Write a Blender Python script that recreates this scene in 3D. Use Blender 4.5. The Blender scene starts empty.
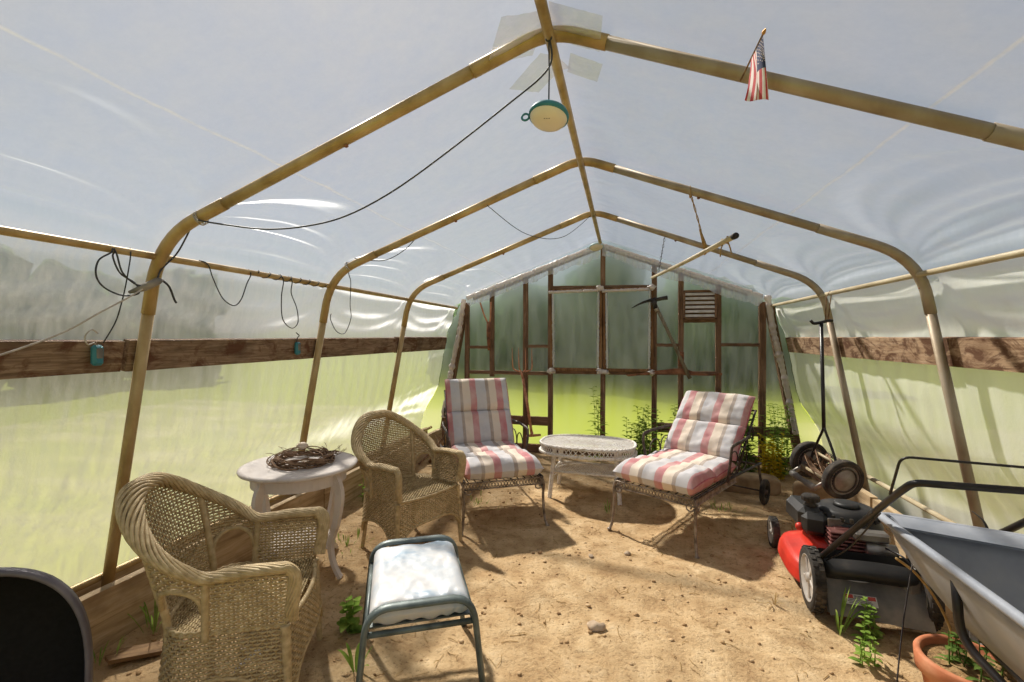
import bpy, math, random
from mathutils import Vector, Matrix, noise
R = math.radians
PI = math.pi
scene = bpy.context.scene
COL = scene.collection

# ------------------------------------------------------------------ mesh helpers
class MB:
    """collects shapes; build() links them as ONE mesh object"""
    def __init__(s):
        s.v, s.f, s.sm, s.mi, s.uv = [], [], [], [], {}
        s.cur = 0
    def add(s, vs, fs, smooth=True, uvs=None):
        o = len(s.v)
        s.v += [tuple(p) for p in vs]
        for i, f in enumerate(fs):
            if uvs is not None: s.uv[len(s.f)] = [uvs[k] for k in f]
            s.f.append([o + k for k in f]); s.sm.append(smooth); s.mi.append(s.cur)
        return s
    def box(s, c, d, rot=None, bev=0.0):
        x, y, z = d[0] / 2, d[1] / 2, d[2] / 2
        M = rot if rot is not None else Matrix.Identity(3)
        c = Vector(c)
        if bev <= 0:
            vs = [c + M @ Vector((a * x, b * y, e * z)) for a in (-1, 1) for b in (-1, 1) for e in (-1, 1)]
            fs = [(0, 1, 3, 2), (4, 6, 7, 5), (0, 4, 5, 1), (2, 3, 7, 6), (0, 2, 6, 4), (1, 5, 7, 3)]
            return s.add(vs, fs, False)
        b = min(bev, x * .95, y * .95, z * .95)
        vs, idx = [], {}
        for a in (-1, 1):
            for q in (-1, 1):
                for e in (-1, 1):
                    for k in range(3):
                        p = [a * (x - b), q * (y - b), e * (z - b)]
                        p[k] += (a, q, e)[k] * b
                        idx[(a, q, e, k)] = len(vs); vs.append(c + M @ Vector(p))
        fs = []
        for k in range(3):
            for sg in (-1, 1):
                i, j = (k + 1) % 3, (k + 2) % 3
                fc = []
                for (p, q) in ((-1, -1), (1, -1), (1, 1), (-1, 1)):
                    t = [0, 0, 0]; t[k] = sg; t[i] = p; t[j] = q
                    fc.append(idx[(t[0], t[1], t[2], k)])
                fs.append(fc if sg > 0 else fc[::-1])
        for k in range(3):
            i, j = (k + 1) % 3, (k + 2) % 3
            for p in (-1, 1):
                for q in (-1, 1):
                    def I(kk, sg):
                        t = [0, 0, 0]; t[k] = sg; t[i] = p; t[j] = q
                        return idx[(t[0], t[1], t[2], kk)]
                    fc = [I(i, -1), I(i, 1), I(j, 1), I(j, -1)]
                    fs.append(fc if p * q < 0 else fc[::-1])
        for a in (-1, 1):
            for q in (-1, 1):
                for e in (-1, 1):
                    fc = [idx[(a, q, e, k)] for k in range(3)]
                    fs.append(fc if a * q * e > 0 else fc[::-1])
        return s.add(vs, fs, False)
    def tube(s, pts, r, n=8, closed=False, caps=True, smooth=True, flat=None, up=None):
        """r: radius or list; flat=(a,b): cross-section scale along frame axes"""
        P = [Vector(p) for p in pts]; m = len(P)
        rs = r if isinstance(r, (list, tuple)) else [r] * m
        T = []
        for i in range(m):
            if closed: t = P[(i + 1) % m] - P[i - 1]
            else: t = P[min(i + 1, m - 1)] - P[max(i - 1, 0)]
            T.append(t.normalized() if t.length > 1e-9 else Vector((0, 0, 1)))
        if up is not None: u = Vector(up)
        else: u = Vector((0, 0, 1)) if abs(T[0].z) < .9 else Vector((1, 0, 0))
        N = []
        u = (u - T[0] * u.dot(T[0])).normalized()
        for i in range(m):
            if up is not None:
                u0 = Vector(up); u1 = u0 - T[i] * u0.dot(T[i])
                u = u1.normalized() if u1.length > 1e-4 else u
            else:
                u1 = u - T[i] * u.dot(T[i])
                u = u1.normalized() if u1.length > 1e-6 else u
            N.append(u.copy())
        fa, fb = flat if flat else (1, 1)
        vs = []
        for i in range(m):
            b = T[i].cross(N[i])
            for k in range(n):
                a = 2 * PI * k / n
                vs.append(P[i] + N[i] * (math.cos(a) * rs[i] * fa) + b * (math.sin(a) * rs[i] * fb))
        fs = []
        for i in range(m if closed else m - 1):
            j = (i + 1) % m
            for k in range(n):
                l = (k + 1) % n
                fs.append((i * n + k, i * n + l, j * n + l, j * n + k))
        if caps and not closed:
            fs.append(tuple(range(n - 1, -1, -1))); fs.append(tuple((m - 1) * n + k for k in range(n)))
        return s.add(vs, fs, smooth)
    def lathe(s, prof, c=(0, 0, 0), n=24, M=None, smooth=True):
        """prof [(r,z)] spun about z, then M, then moved to c"""
        c = Vector(c); M = M if M is not None else Matrix.Identity(3)
        vs, fs = [], []
        for r_, z_ in prof:
            for k in range(n):
                a = 2 * PI * k / n
                vs.append(c + M @ Vector((r_ * math.cos(a), r_ * math.sin(a), z_)))
        m = len(prof)
        for i in range(m - 1):
            for k in range(n):
                l = (k + 1) % n
                fs.append((i * n + k, i * n + l, (i + 1) * n + l, (i + 1) * n + k))
        if prof[0] == prof[-1]: return s.add(vs, fs, smooth)
        if prof[0][0] > 1e-6: fs.append(tuple(range(n - 1, -1, -1)))
        if prof[-1][0] > 1e-6: fs.append(tuple((m - 1) * n + k for k in range(n)))
        return s.add(vs, fs, smooth)
    def grid(s, nu, nv, fn, smooth=True, closeu=False, uvfn=None):
        vs = [fn(i / (nu if closeu else nu - 1), j / (nv - 1)) for j in range(nv) for i in range(nu)]
        fs = []
        for j in range(nv - 1):
            for i in range(nu if closeu else nu - 1):
                k = (i + 1) % nu
                fs.append((j * nu + i, j * nu + k, (j + 1) * nu + k, (j + 1) * nu + i))
        uvs = None
        if uvfn: uvs = [uvfn(i / (nu - 1), j / (nv - 1)) for j in range(nv) for i in range(nu)]
        return s.add(vs, fs, smooth, uvs)
    def sphere(s, c, r, n=12, m=8, sc=(1, 1, 1), M=None, nz=0, seed=0):
        c = Vector(c); M = M if M is not None else Matrix.Identity(3)
        vs, fs = [], []
        for j in range(m + 1):
            t = PI * j / m
            for i in range(n):
                a = 2 * PI * i / n
                d = Vector((math.sin(t) * math.cos(a), math.sin(t) * math.sin(a), math.cos(t)))
                k = r * (1 + nz * noise.noise(d * 1.7 + Vector((seed * 3.1, seed, 0)))) if nz else r
                vs.append(c + M @ Vector((d.x * sc[0] * k, d.y * sc[1] * k, d.z * sc[2] * k)))
        for j in range(m):
            for i in range(n):
                k = (i + 1) % n
                fs.append((j * n + i, (j + 1) * n + i, (j + 1) * n + k, j * n + k))
        return s.add(vs, fs, True)
    def prism(s, poly, lo, hi, M=None, c=(0, 0, 0), smooth=False):
        """poly [(x,y)] extruded z lo..hi"""
        c = Vector(c); M = M if M is not None else Matrix.Identity(3)
        n = len(poly)
        vs = [c + M @ Vector((x, y, z)) for z in (lo, hi) for x, y in poly]
        fs = [tuple(range(n - 1, -1, -1)), tuple(range(n, 2 * n))]
        s.add(vs, fs, False)
        s.add(vs, [(i, (i + 1) % n, n + (i + 1) % n, n + i) for i in range(n)], smooth)
        return s
    def build(s, name, mat, parent=None, loc=None):
        me = bpy.data.meshes.new(name)
        me.from_pydata(s.v, [], s.f)
        if s.uv:
            lay = me.uv_layers.new(name='UVMap')
            for p in me.polygons:
                q = s.uv.get(p.index)
                if q:
                    for li, w in zip(p.loop_indices, q): lay.data[li].uv = w
        for p, sm, mi in zip(me.polygons, s.sm, s.mi):
            p.use_smooth = sm; p.material_index = mi
        for m in (mat if isinstance(mat, (list, tuple)) else [mat]): me.materials.append(m)
        me.update()
        o = bpy.data.objects.new(name, me)
        COL.objects.link(o)
        if parent: o.parent = parent
        if loc: o.location = loc
        return o

def tag(o, label=None, cat=None, group=None, kind=None):
    if label: o['label'] = label
    if cat: o['category'] = cat
    if group: o['group'] = group
    if kind: o['kind'] = kind
    return o
def thing(name, label, cat, loc=(0, 0, 0), rz=0.0, group=None):
    o = bpy.data.objects.new(name, None); COL.objects.link(o)
    o.empty_display_size = .1
    o.location = loc; o.rotation_euler = (0, 0, rz)
    return tag(o, label, cat, group)
def copy_tree(o, parent=None):
    c = o.copy(); COL.objects.link(c)
    if parent: c.parent = parent
    for ch in list(o.children): copy_tree(ch, c)
    return c
def spline(pts, n=8, closed=False):
    """Catmull-Rom through pts"""
    P = [Vector(p) for p in pts]; m = len(P); out = []
    for i in range(m if closed else m - 1):
        if closed: a, b, c, d = P[i - 1], P[i], P[(i + 1) % m], P[(i + 2) % m]
        else: a, b, c, d = P[max(i - 1, 0)], P[i], P[i + 1], P[min(i + 2, m - 1)]
        for k in range(n):
            t = k / n
            out.append(.5 * ((2 * b) + (c - a) * t + (2 * a - 5 * b + 4 * c - d) * t * t + (3 * b - a - 3 * c + d) * t ** 3))
    if not closed: out.append(P[-1])
    return out
def fillet(pts, rad, n=6):
    """polyline with rounded corners"""
    P = [Vector(p) for p in pts]; out = [P[0]]
    for i in range(1, len(P) - 1):
        a, b, c = P[i - 1], P[i], P[i + 1]
        r = min(rad, (a - b).length * .49, (c - b).length * .49)
        p0 = b + (a - b).normalized() * r; p2 = b + (c - b).normalized() * r
        for k in range(n + 1):
            t = k / n
            out.append(p0 * (1 - t) ** 2 + b * 2 * t * (1 - t) + p2 * t * t)
    out.append(P[-1]); return out
def sstep(a, b, x):
    t = max(0, min(1, (x - a) / (b - a))); return t * t * (3 - 2 * t)
def rotz(a): return Matrix.Rotation(a, 3, 'Z')
def roty(a): return Matrix.Rotation(a, 3, 'Y')
def rotx(a): return Matrix.Rotation(a, 3, 'X')
def align(d):
    """matrix taking +z to d"""
    return Vector((0, 0, 1)).rotation_difference(Vector(d).normalized()).to_matrix()
NZ = noise.noise
def fbm(p, o=4): return noise.fractal(p, 1.0, 2.0, o)

# ------------------------------------------------------------------ materials
def srgb(r, g, b):
    f = lambda c: (c / 255) / 12.92 if c / 255 <= .04045 else ((c / 255 + .055) / 1.055) ** 2.4
    return (f(r), f(g), f(b), 1)
class NT:
    def __init__(s, name):
        s.m = bpy.data.materials.new(name); s.m.use_nodes = True
        s.t = s.m.node_tree; s.t.nodes.clear()
        s.out = s.n('ShaderNodeOutputMaterial')
    def n(s, ty, **kw):
        o = s.t.nodes.new(ty)
        for k, v in kw.items():
            if k.startswith('i_'):
                key = k[2:]
                key = int(key) if key.isdigit() else key.replace('_', ' ')
                o.inputs[key].default_value = v
            else: setattr(o, k, v)
        return o
    def l(s, a, b): s.t.links.new(a, b)
    def coord(s, scale=(1, 1, 1), kind='Object', rot=(0, 0, 0)):
        tc = s.n('ShaderNodeTexCoord'); mp = s.n('ShaderNodeMapping')
        mp.inputs['Scale'].default_value = scale; mp.inputs['Rotation'].default_value = rot
        s.l(tc.outputs[kind], mp.inputs['Vector']); return mp.outputs['Vector']
    def noise(s, vec, scale, detail=4, rough=.55, dist=0):
        o = s.n('ShaderNodeTexNoise'); o.inputs['Scale'].default_value = scale
        o.inputs['Detail'].default_value = detail; o.inputs['Roughness'].default_value = rough
        o.inputs['Distortion'].default_value = dist
        s.l(vec, o.inputs['Vector']); return o.outputs['Fac']
    def ramp(s, fac, stops, interp='LINEAR'):
        o = s.n('ShaderNodeValToRGB'); cr = o.color_ramp; cr.interpolation = interp
        while len(cr.elements) < len(stops): cr.elements.new(.5)
        for e, (p, c) in zip(cr.elements, stops):
            e.position = p; e.color = c if len(c) == 4 else (*c, 1)
        s.l(fac, o.inputs['Fac']); return o.outputs['Color']
    def mix(s, fac, a, b, mode='MIX'):
        o = s.n('ShaderNodeMix', data_type='RGBA', blend_type=mode)
        for v, i in ((fac, 0), (a, 6), (b, 7)):
            if hasattr(v, 'is_linked') or hasattr(v, 'links'): s.l(v, o.inputs[i])
            else: o.inputs[i].default_value = v
        return o.outputs[2]
    def bump(s, h, strength=.3, dist=.01):
        o = s.n('ShaderNodeBump'); o.inputs['Strength'].default_value = strength
        o.inputs['Distance'].default_value = dist
        s.l(h, o.inputs['Height']); return o.outputs['Normal']
    def bsdf(s, col, rough=.6, metal=0, normal=None, spec=.5, **kw):
        o = s.n('ShaderNodeBsdfPrincipled')
        for v, i in ((col, 'Base Color'), (rough, 'Roughness'), (metal, 'Metallic')):
            if hasattr(v, 'links'): s.l(v, o.inputs[i])
            else: o.inputs[i].default_value = v
        o.inputs['Specular IOR Level'].default_value = spec
        for k, v in kw.items(): o.inputs[k.replace('_', ' ')].default_value = v
        if normal is not None: s.l(normal, o.inputs['Normal'])
        s.l(o.outputs[0], s.out.inputs[0]); return o
K4 = lambda v: (v, v, v, 1)
def mat_noise(name, cols, scale=8, rough=.6, metal=0, stretch=(1, 1, 1), bump=.2, bdist=.004, detail=5, kind='Object', spec=.4, contrast=(.3, .7)):
    """two or three colours blended by noise"""
    t = NT(name); v = t.coord(stretch, kind)
    f = t.noise(v, scale, detail)
    n = len(cols); a, b = contrast
    c = t.ramp(f, [(a + (b - a) * i / max(1, n - 1), q) for i, q in enumerate(cols)])
    h = t.noise(v, scale * 5, 4)
    t.bsdf(c, rough, metal, t.bump(h, bump, bdist), spec)
    return t.m

def mat_film(name, milk=.55, tint=(.9, .92, .93, 1), see=.5, rough=.55, ior=1.12, gloss=.05, streak=.12, diff=.4, bump=.4, wr=(1, 1, 1), creases=(), dustc=(3, 3, .6)):
    """thin polythene sheet: part clear, part hazy, part milky"""
    t = NT(name)
    v = t.coord((1, 1, 1)); vs = t.coord(wr)
    n1 = t.noise(vs, 6, 5, .6, .6); n2 = t.noise(v, 60, 3)
    h = t.mix(.25, n1, n2)
    nrm = t.bump(h, bump, .01)
    # dust and drip marks change how milky the sheet is
    d = t.noise(t.coord(dustc), 3.5, 6, .65)
    mk = t.n('ShaderNodeMapRange'); t.l(d, mk.inputs[0])
    mk.inputs[1].default_value = .3; mk.inputs[2].default_value = .7
    mk.inputs[3].default_value = max(0, milk - streak); mk.inputs[4].default_value = min(1, milk + streak)
    mko = mk.outputs[0]
    if creases:                               # sharp fold lines left in the sheet, running the length of the tunnel
        sp = t.n('ShaderNodeSeparateXYZ'); t.l(v, sp.inputs[0]); wob = t.noise(t.coord((.2, 1.2, .2)), 3, 3)
        br = t.noise(t.coord((3, 9, 3)), 3, 4)
        for x0 in creases:
            a1 = t.n('ShaderNodeMath', operation='MULTIPLY_ADD'); t.l(wob, a1.inputs[0]); a1.inputs[1].default_value = .03; a1.inputs[2].default_value = -x0 - .015
            a2 = t.n('ShaderNodeMath', operation='ADD'); t.l(sp.outputs[0], a2.inputs[0]); t.l(a1.outputs[0], a2.inputs[1])
            a3 = t.n('ShaderNodeMath', operation='ABSOLUTE'); t.l(a2.outputs[0], a3.inputs[0])
            a4 = t.n('ShaderNodeMapRange'); t.l(a3.outputs[0], a4.inputs[0]); a4.inputs[1].default_value = .002; a4.inputs[2].default_value = .008; a4.inputs[3].default_value = .7; a4.inputs[4].default_value = 0
            a5 = t.n('ShaderNodeMath', operation='MULTIPLY'); t.l(a4.outputs[0], a5.inputs[0]); t.l(br, a5.inputs[1])
            a6 = t.n('ShaderNodeMath', operation='ADD', use_clamp=True); t.l(mko, a6.inputs[0]); t.l(a5.outputs[0], a6.inputs[1]); mko = a6.outputs[0]
    tl = t.n('ShaderNodeBsdfTranslucent'); tl.inputs[0].default_value = tint
    df = t.n('ShaderNodeBsdfDiffuse'); df.inputs[0].default_value = tint
    a = t.n('ShaderNodeMixShader'); a.inputs[0].default_value = diff
    t.l(tl.outputs[0], a.inputs[1]); t.l(df.outputs[0], a.inputs[2])
    rf = t.n('ShaderNodeBsdfRefraction', distribution='BECKMANN'); rf.inputs['IOR'].default_value = ior; rf.inputs['Roughness'].default_value = rough
    rf.inputs[0].default_value = (.97, .97, .97, 1)
    tr = t.n('ShaderNodeBsdfTransparent'); tr.inputs[0].default_value = (.97, .97, .97, 1)
    b = t.n('ShaderNodeMixShader'); b.inputs[0].default_value = see
    t.l(rf.outputs[0], b.inputs[1]); t.l(tr.outputs[0], b.inputs[2])
    c = t.n('ShaderNodeMixShader'); t.l(mko, c.inputs[0])
    t.l(b.outputs[0], c.inputs[1]); t.l(a.outputs[0], c.inputs[2])
    g = t.n('ShaderNodeBsdfGlossy'); g.inputs['Roughness'].default_value = .28
    fr = t.n('ShaderNodeLayerWeight'); fr.inputs[0].default_value = .25
    mm = t.n('ShaderNodeMath', operation='MULTIPLY_ADD'); t.l(fr.outputs['Fresnel'], mm.inputs[0])
    mm.inputs[1].default_value = .25; mm.inputs[2].default_value = gloss
    e = t.n('ShaderNodeMixShader'); t.l(mm.outputs[0], e.inputs[0])
    t.l(c.outputs[0], e.inputs[1]); t.l(g.outputs[0], e.inputs[2])
    for q in (tl, df, g): t.l(nrm, q.inputs['Normal'])
    t.l(e.outputs[0], t.out.inputs[0])
    return t.m

M = {}
M['roof_film'] = mat_film('roof_film', .36, (.82, .86, .94, 1), .58, .5, 1.05, .04, .09, .89, .35, (1, .5, 1), creases=(-1.38, .90))
M['wall_film'] = mat_film('wall_film', .46, (.87, .89, .90, 1), .34, .9, 1.13, .05, .2, .92, .6, (2, 2, .3), dustc=(8, 8, .5))
M['wall_film_right'] = mat_film('wall_film_right', .66, (.92, .92, .86, 1), .35, .95, 1.16, .05, .1, .85, .4, (1, 1, .35))
M['end_film'] = mat_film('end_film', .08, (.86, .9, .87, 1), .14, .8, 1.13, .03, .06, .75, .5, (1, 1, 1))
M['loose_film'] = mat_film('loose_film', .4, (.93, .93, .93, 1), .8, .5, 1.1, .10, .2, .75, .6)
M['ribbed_film'] = mat_film('ribbed_film', .8, (.90, .80, .73, 1), .8, .5, 1.1, .08, .15, .7, .7)
M['pipe_ochre'] = mat_noise('pipe_ochre', [srgb(122, 100, 64), srgb(178, 148, 98), srgb(204, 178, 132)], 7, .45, .25, (1, 1, .5), .15, .002, contrast=(.25, .7))
M['pipe_grey'] = mat_noise('pipe_grey', [srgb(112, 90, 68), srgb(154, 136, 112), srgb(170, 156, 136)], 7, .5, .25, (1, 1, .5), .15, .002, contrast=(.22, .62))
M['pipe_cream'] = mat_noise('pipe_cream', [srgb(150, 130, 96), srgb(206, 194, 164)], 9, .5, 0, (1, .3, 1), .1, .002)
M['rust'] = mat_noise('rust', [srgb(84, 52, 38), srgb(140, 92, 66), srgb(168, 118, 88)], 14, .8, .1, bump=.4)
M['rust_light'] = mat_noise('rust_light', [srgb(150, 94, 70), srgb(208, 146, 114), srgb(222, 172, 142)], 14, .75, .1, bump=.3)
def mat_wood(name, cols, axis='Y', scale=1.0, rough=.8, blotch=None):
    t = NT(name)
    st = {'X': (.6, 9, 9), 'Y': (9, .6, 9), 'Z': (9, 9, .6)}[axis]
    v = t.coord(tuple(q * scale for q in st))
    f = t.noise(v, 2.2, 7, .65, 1.4)
    kn = t.noise(t.coord((3, 3, 3)), 1.6, 3)
    c = t.ramp(f, [(.28 + .44 * i / (len(cols) - 1), q) for i, q in enumerate(cols)])
    c2 = t.mix(t.ramp(kn, [(.5, K4(0)), (.72, K4(.75))]), c, tuple(cols[0]))
    if blotch:
        q = t.noise(t.coord((1.6, .8, 1.6)), blotch[2], 6, .7, 1.0)
        c2 = t.mix(t.ramp(q, [(blotch[1] - .06, K4(0)), (blotch[1] + .06, K4(.85))]), c2, blotch[0])
    t.bsdf(c2, rough, 0, t.bump(f, .5, .004), .25)
    return t.m
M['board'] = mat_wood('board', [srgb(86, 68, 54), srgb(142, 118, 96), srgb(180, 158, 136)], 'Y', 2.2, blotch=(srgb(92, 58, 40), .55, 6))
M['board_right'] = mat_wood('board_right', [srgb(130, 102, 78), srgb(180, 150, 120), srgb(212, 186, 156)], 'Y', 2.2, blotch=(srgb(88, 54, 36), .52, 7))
M['sill'] = mat_wood('sill', [srgb(138, 114, 84), srgb(192, 168, 132), srgb(218, 198, 166)], 'Y')
M['stud'] = mat_wood('stud', [srgb(78, 58, 46), srgb(130, 100, 78), srgb(162, 132, 110)], 'Z')
M['rail_wood'] = mat_wood('rail_wood', [srgb(78, 58, 46), srgb(130, 100, 78), srgb(162, 132, 110)], 'X')
M['corner_wood'] = mat_wood('corner_wood', [srgb(86, 58, 38), srgb(136, 100, 68), srgb(168, 132, 96)], 'Z')
M['dead_wood'] = mat_wood('dead_wood', [srgb(90, 66, 44), srgb(150, 118, 82), srgb(190, 160, 120)], 'X')
M['twig'] = mat_noise('twig', [srgb(84, 62, 46), srgb(142, 112, 86), srgb(172, 144, 118)], 30, .85, bump=.3)

# ------------------------------------------------------------------ camera, world, sun
FPX, HY, CAMH = 470.0, 337.0, 1.36
PSI = math.atan(112 / FPX)
cd = bpy.data.cameras.new('camera'); cam = bpy.data.objects.new('camera', cd); COL.objects.link(cam)
cd.sensor_fit = 'HORIZONTAL'; cd.sensor_width = 36; cd.lens = 36 * FPX / 1024
cd.shift_y = -(341 - HY) / 1024
cd.clip_start = .02; cd.clip_end = 400
cam.location = (0, 0, CAMH); cam.rotation_euler = (R(90), 0, PSI)
scene.camera = cam
w = bpy.data.worlds.new('sky'); scene.world = w; w.use_nodes = True
nt = w.node_tree; nt.nodes.clear()
sk = nt.nodes.new('ShaderNodeTexSky'); sk.sky_type = 'NISHITA'; sk.sun_disc = False
sk.sun_elevation = R(54); sk.sun_rotation = R(-42); sk.air_density = 1.2; sk.dust_density = 1.0; sk.ozone_density = .8
bg = nt.nodes.new('ShaderNodeBackground'); bg.inputs[1].default_value = .25
# thin bright cloud: pull the sky towards white
mx = nt.nodes.new('ShaderNodeMix'); mx.data_type = 'RGBA'; mx.inputs[0].default_value = .85
mx.inputs[7].default_value = (1.18, 1.28, 1.48, 1)
wo = nt.nodes.new('ShaderNodeOutputWorld')
nt.links.new(sk.outputs[0], mx.inputs[6]); nt.links.new(mx.outputs[2], bg.inputs[0]); nt.links.new(bg.outputs[0], wo.inputs[0])
SUN = Vector((-.57, .57, .86)).normalized()     # towards the sun
sd = bpy.data.lights.new('sun', 'SUN'); sd.energy = 14.0; sd.angle = R(2.5); sd.color = (1, .945, .85)
so = bpy.data.objects.new('sun', sd); COL.objects.link(so)
so.rotation_euler = (-SUN).to_track_quat('-Z', 'Y').to_euler(); so.location = SUN * 30
scene.view_settings.view_transform = 'Standard'; scene.view_settings.look = 'None'
scene.view_settings.gamma = 1; scene.view_settings.use_curve_mapping = False
scene.view_settings.exposure = 0.1
cy = scene.cycles
cy.max_bounces = 10; cy.diffuse_bounces = 5; cy.glossy_bounces = 3; cy.transmission_bounces = 6; cy.transparent_max_bounces = 20
cy.caustics_reflective = False; cy.caustics_refractive = False; cy.use_denoising = True
cy.sample_clamp_indirect = 6

# ------------------------------------------------------------------ the shell: profile of the bent pipes (x, z), left foot to right foot
RIBY = [1.66, 2.91, 4.16]
BACKY = 5.5
def rib_profile():
    pts = [(-2.30, .20), (-2.035, 1.60), (-1.80, 1.87), (-.36, 2.415), (-.15, 2.415), (1.30, 1.86), (1.545, 1.60), (1.83, .12)]
    P = [Vector((p[0], 0, p[1])) for p in pts]
    out = [P[0]]
    def arc(a, b, q, n=8):
        for k in range(n + 1):
            t = k / n; out.append(a * (1 - t) ** 2 + q * 2 * t * (1 - t) + b * t * t)
    arc(P[1], P[2], Vector((-1.985, 0, 1.80)))
    arc(P[3], P[4], Vector((-.255, 0, 2.458)))
    arc(P[5], P[6], Vector((1.50, 0, 1.785)))
    out.append(P[7]); return out
PROF = rib_profile()
# ------------------------------------------------------------------ setting: ground
def ground_h(x, y):
    p = Vector((x, y, 0))
    return .018 * fbm(p * 1.3, 3) + .010 * fbm(p * 5, 3) + .004 * fbm(p * 19, 2)
def make_dirt():
    t = NT('dirt'); v = t.coord()
    big = t.noise(v, 1.1, 5, .6, .5); mid = t.noise(v, 7, 6, .65); fine = t.noise(v, 55, 5, .7); gr = t.noise(v, 220, 2)
    c = t.ramp(mid, [(.28, srgb(160, 128, 92)), (.48, srgb(204, 174, 132)), (.62, srgb(222, 194, 152)), (.8, srgb(234, 212, 176))])
    c = t.mix(t.ramp(big, [(.40, K4(0)), (.66, K4(.5))]), c, srgb(176, 140, 98))
    c = t.mix(t.ramp(fine, [(.30, K4(.75)), (.46, K4(0))]), c, srgb(124, 94, 64))
    c = t.mix(t.ramp(gr, [(.62, K4(0)), (.75, K4(.5))]), c, srgb(226, 204, 166))
    h = t.mix(.5, mid, fine)
    t.bsdf(c, .95, 0, t.bump(h, .8, .03), .1); return t.m
M['dirt'] = make_dirt()
b = MB()
b.grid(190, 290, lambda u, v: (lambda x, y: (x, y, ground_h(x, y)))(-2.45 + 4.45 * u, -1.2 + 6.9 * v))
tag(b.build('floor', M['dirt']), 'bare sandy dirt floor', 'floor', kind='structure')
t = NT('lawn'); v = t.coord()
n1 = t.noise(v, .35, 4); n2 = t.noise(v, 14, 5)
c = t.ramp(n1, [(.3, srgb(112, 122, 26)), (.7, srgb(130, 136, 40))]); c = t.mix(t.ramp(n2, [(.3, K4(.6)), (.6, K4(0))]), c, srgb(80, 94, 24))
t.bsdf(c, .9, 0, t.bump(n2, .6, .05), .1); M['lawn'] = t.m
b = MB(); b.grid(60, 60, lambda u, v: (-60 + 120 * u, -50 + 120 * v, -.07 + .02 * NZ(Vector((u * 40, v * 40, 0)))))
tag(b.build('ground_lawn', M['lawn']), 'sunlit lawn outside the tunnel', 'lawn', kind='structure')

M['gravel'] = mat_noise('gravel', [srgb(104, 112, 44), srgb(124, 124, 66), srgb(146, 140, 110)], .8, .95, bump=.4, bdist=.02, stretch=(1, 2.4, 1))
for nm, x0, x1 in (('ground_path', -9.5, -2.7), ('ground_track', 2.25, 7.5)):
    b = MB(); b.grid(30, 60, lambda u, v: (x0 + (x1 - x0) * u + .25 * NZ(Vector((v * 12, x0, 0))), -6 + 14.5 * v, -.035 + .01 * NZ(Vector((u * 9, v * 30, 3)))))
    tag(b.build(nm, M['gravel']), 'patchy dry grass and gravel beside the tunnel', 'path', kind='structure')
# ------------------------------------------------------------------ setting: plastic sheet
def film_profile(off=.032):
    P = [p.copy() for p in PROF]
    P[0] = P[0] + (P[0] - P[1]).normalized() * .3
    P[-1] = P[-1] + (P[-1] - P[-2]).normalized() * .22
    out = []
    for i, p in enumerate(P):
        a = P[max(i - 1, 0)]; c = P[min(i + 1, len(P) - 1)]
        t = (c - a).normalized(); out.append(p + Vector((-t.z, 0, t.x)) * off)
    L = [0]
    for i in range(1, len(out)): L.append(L[-1] + (out[i] - out[i - 1]).length)
    return out, L
FP, FL = film_profile()
def film_at(s):
    for i in range(1, len(FL)):
        if s <= FL[i] or i == len(FL) - 1:
            t = (s - FL[i - 1]) / (FL[i] - FL[i - 1]); t = min(t, 1)
            a, c = FP[i - 1], FP[i]
            d = (c - a).normalized(); return a.lerp(c, t), Vector((-d.z, 0, d.x))
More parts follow.
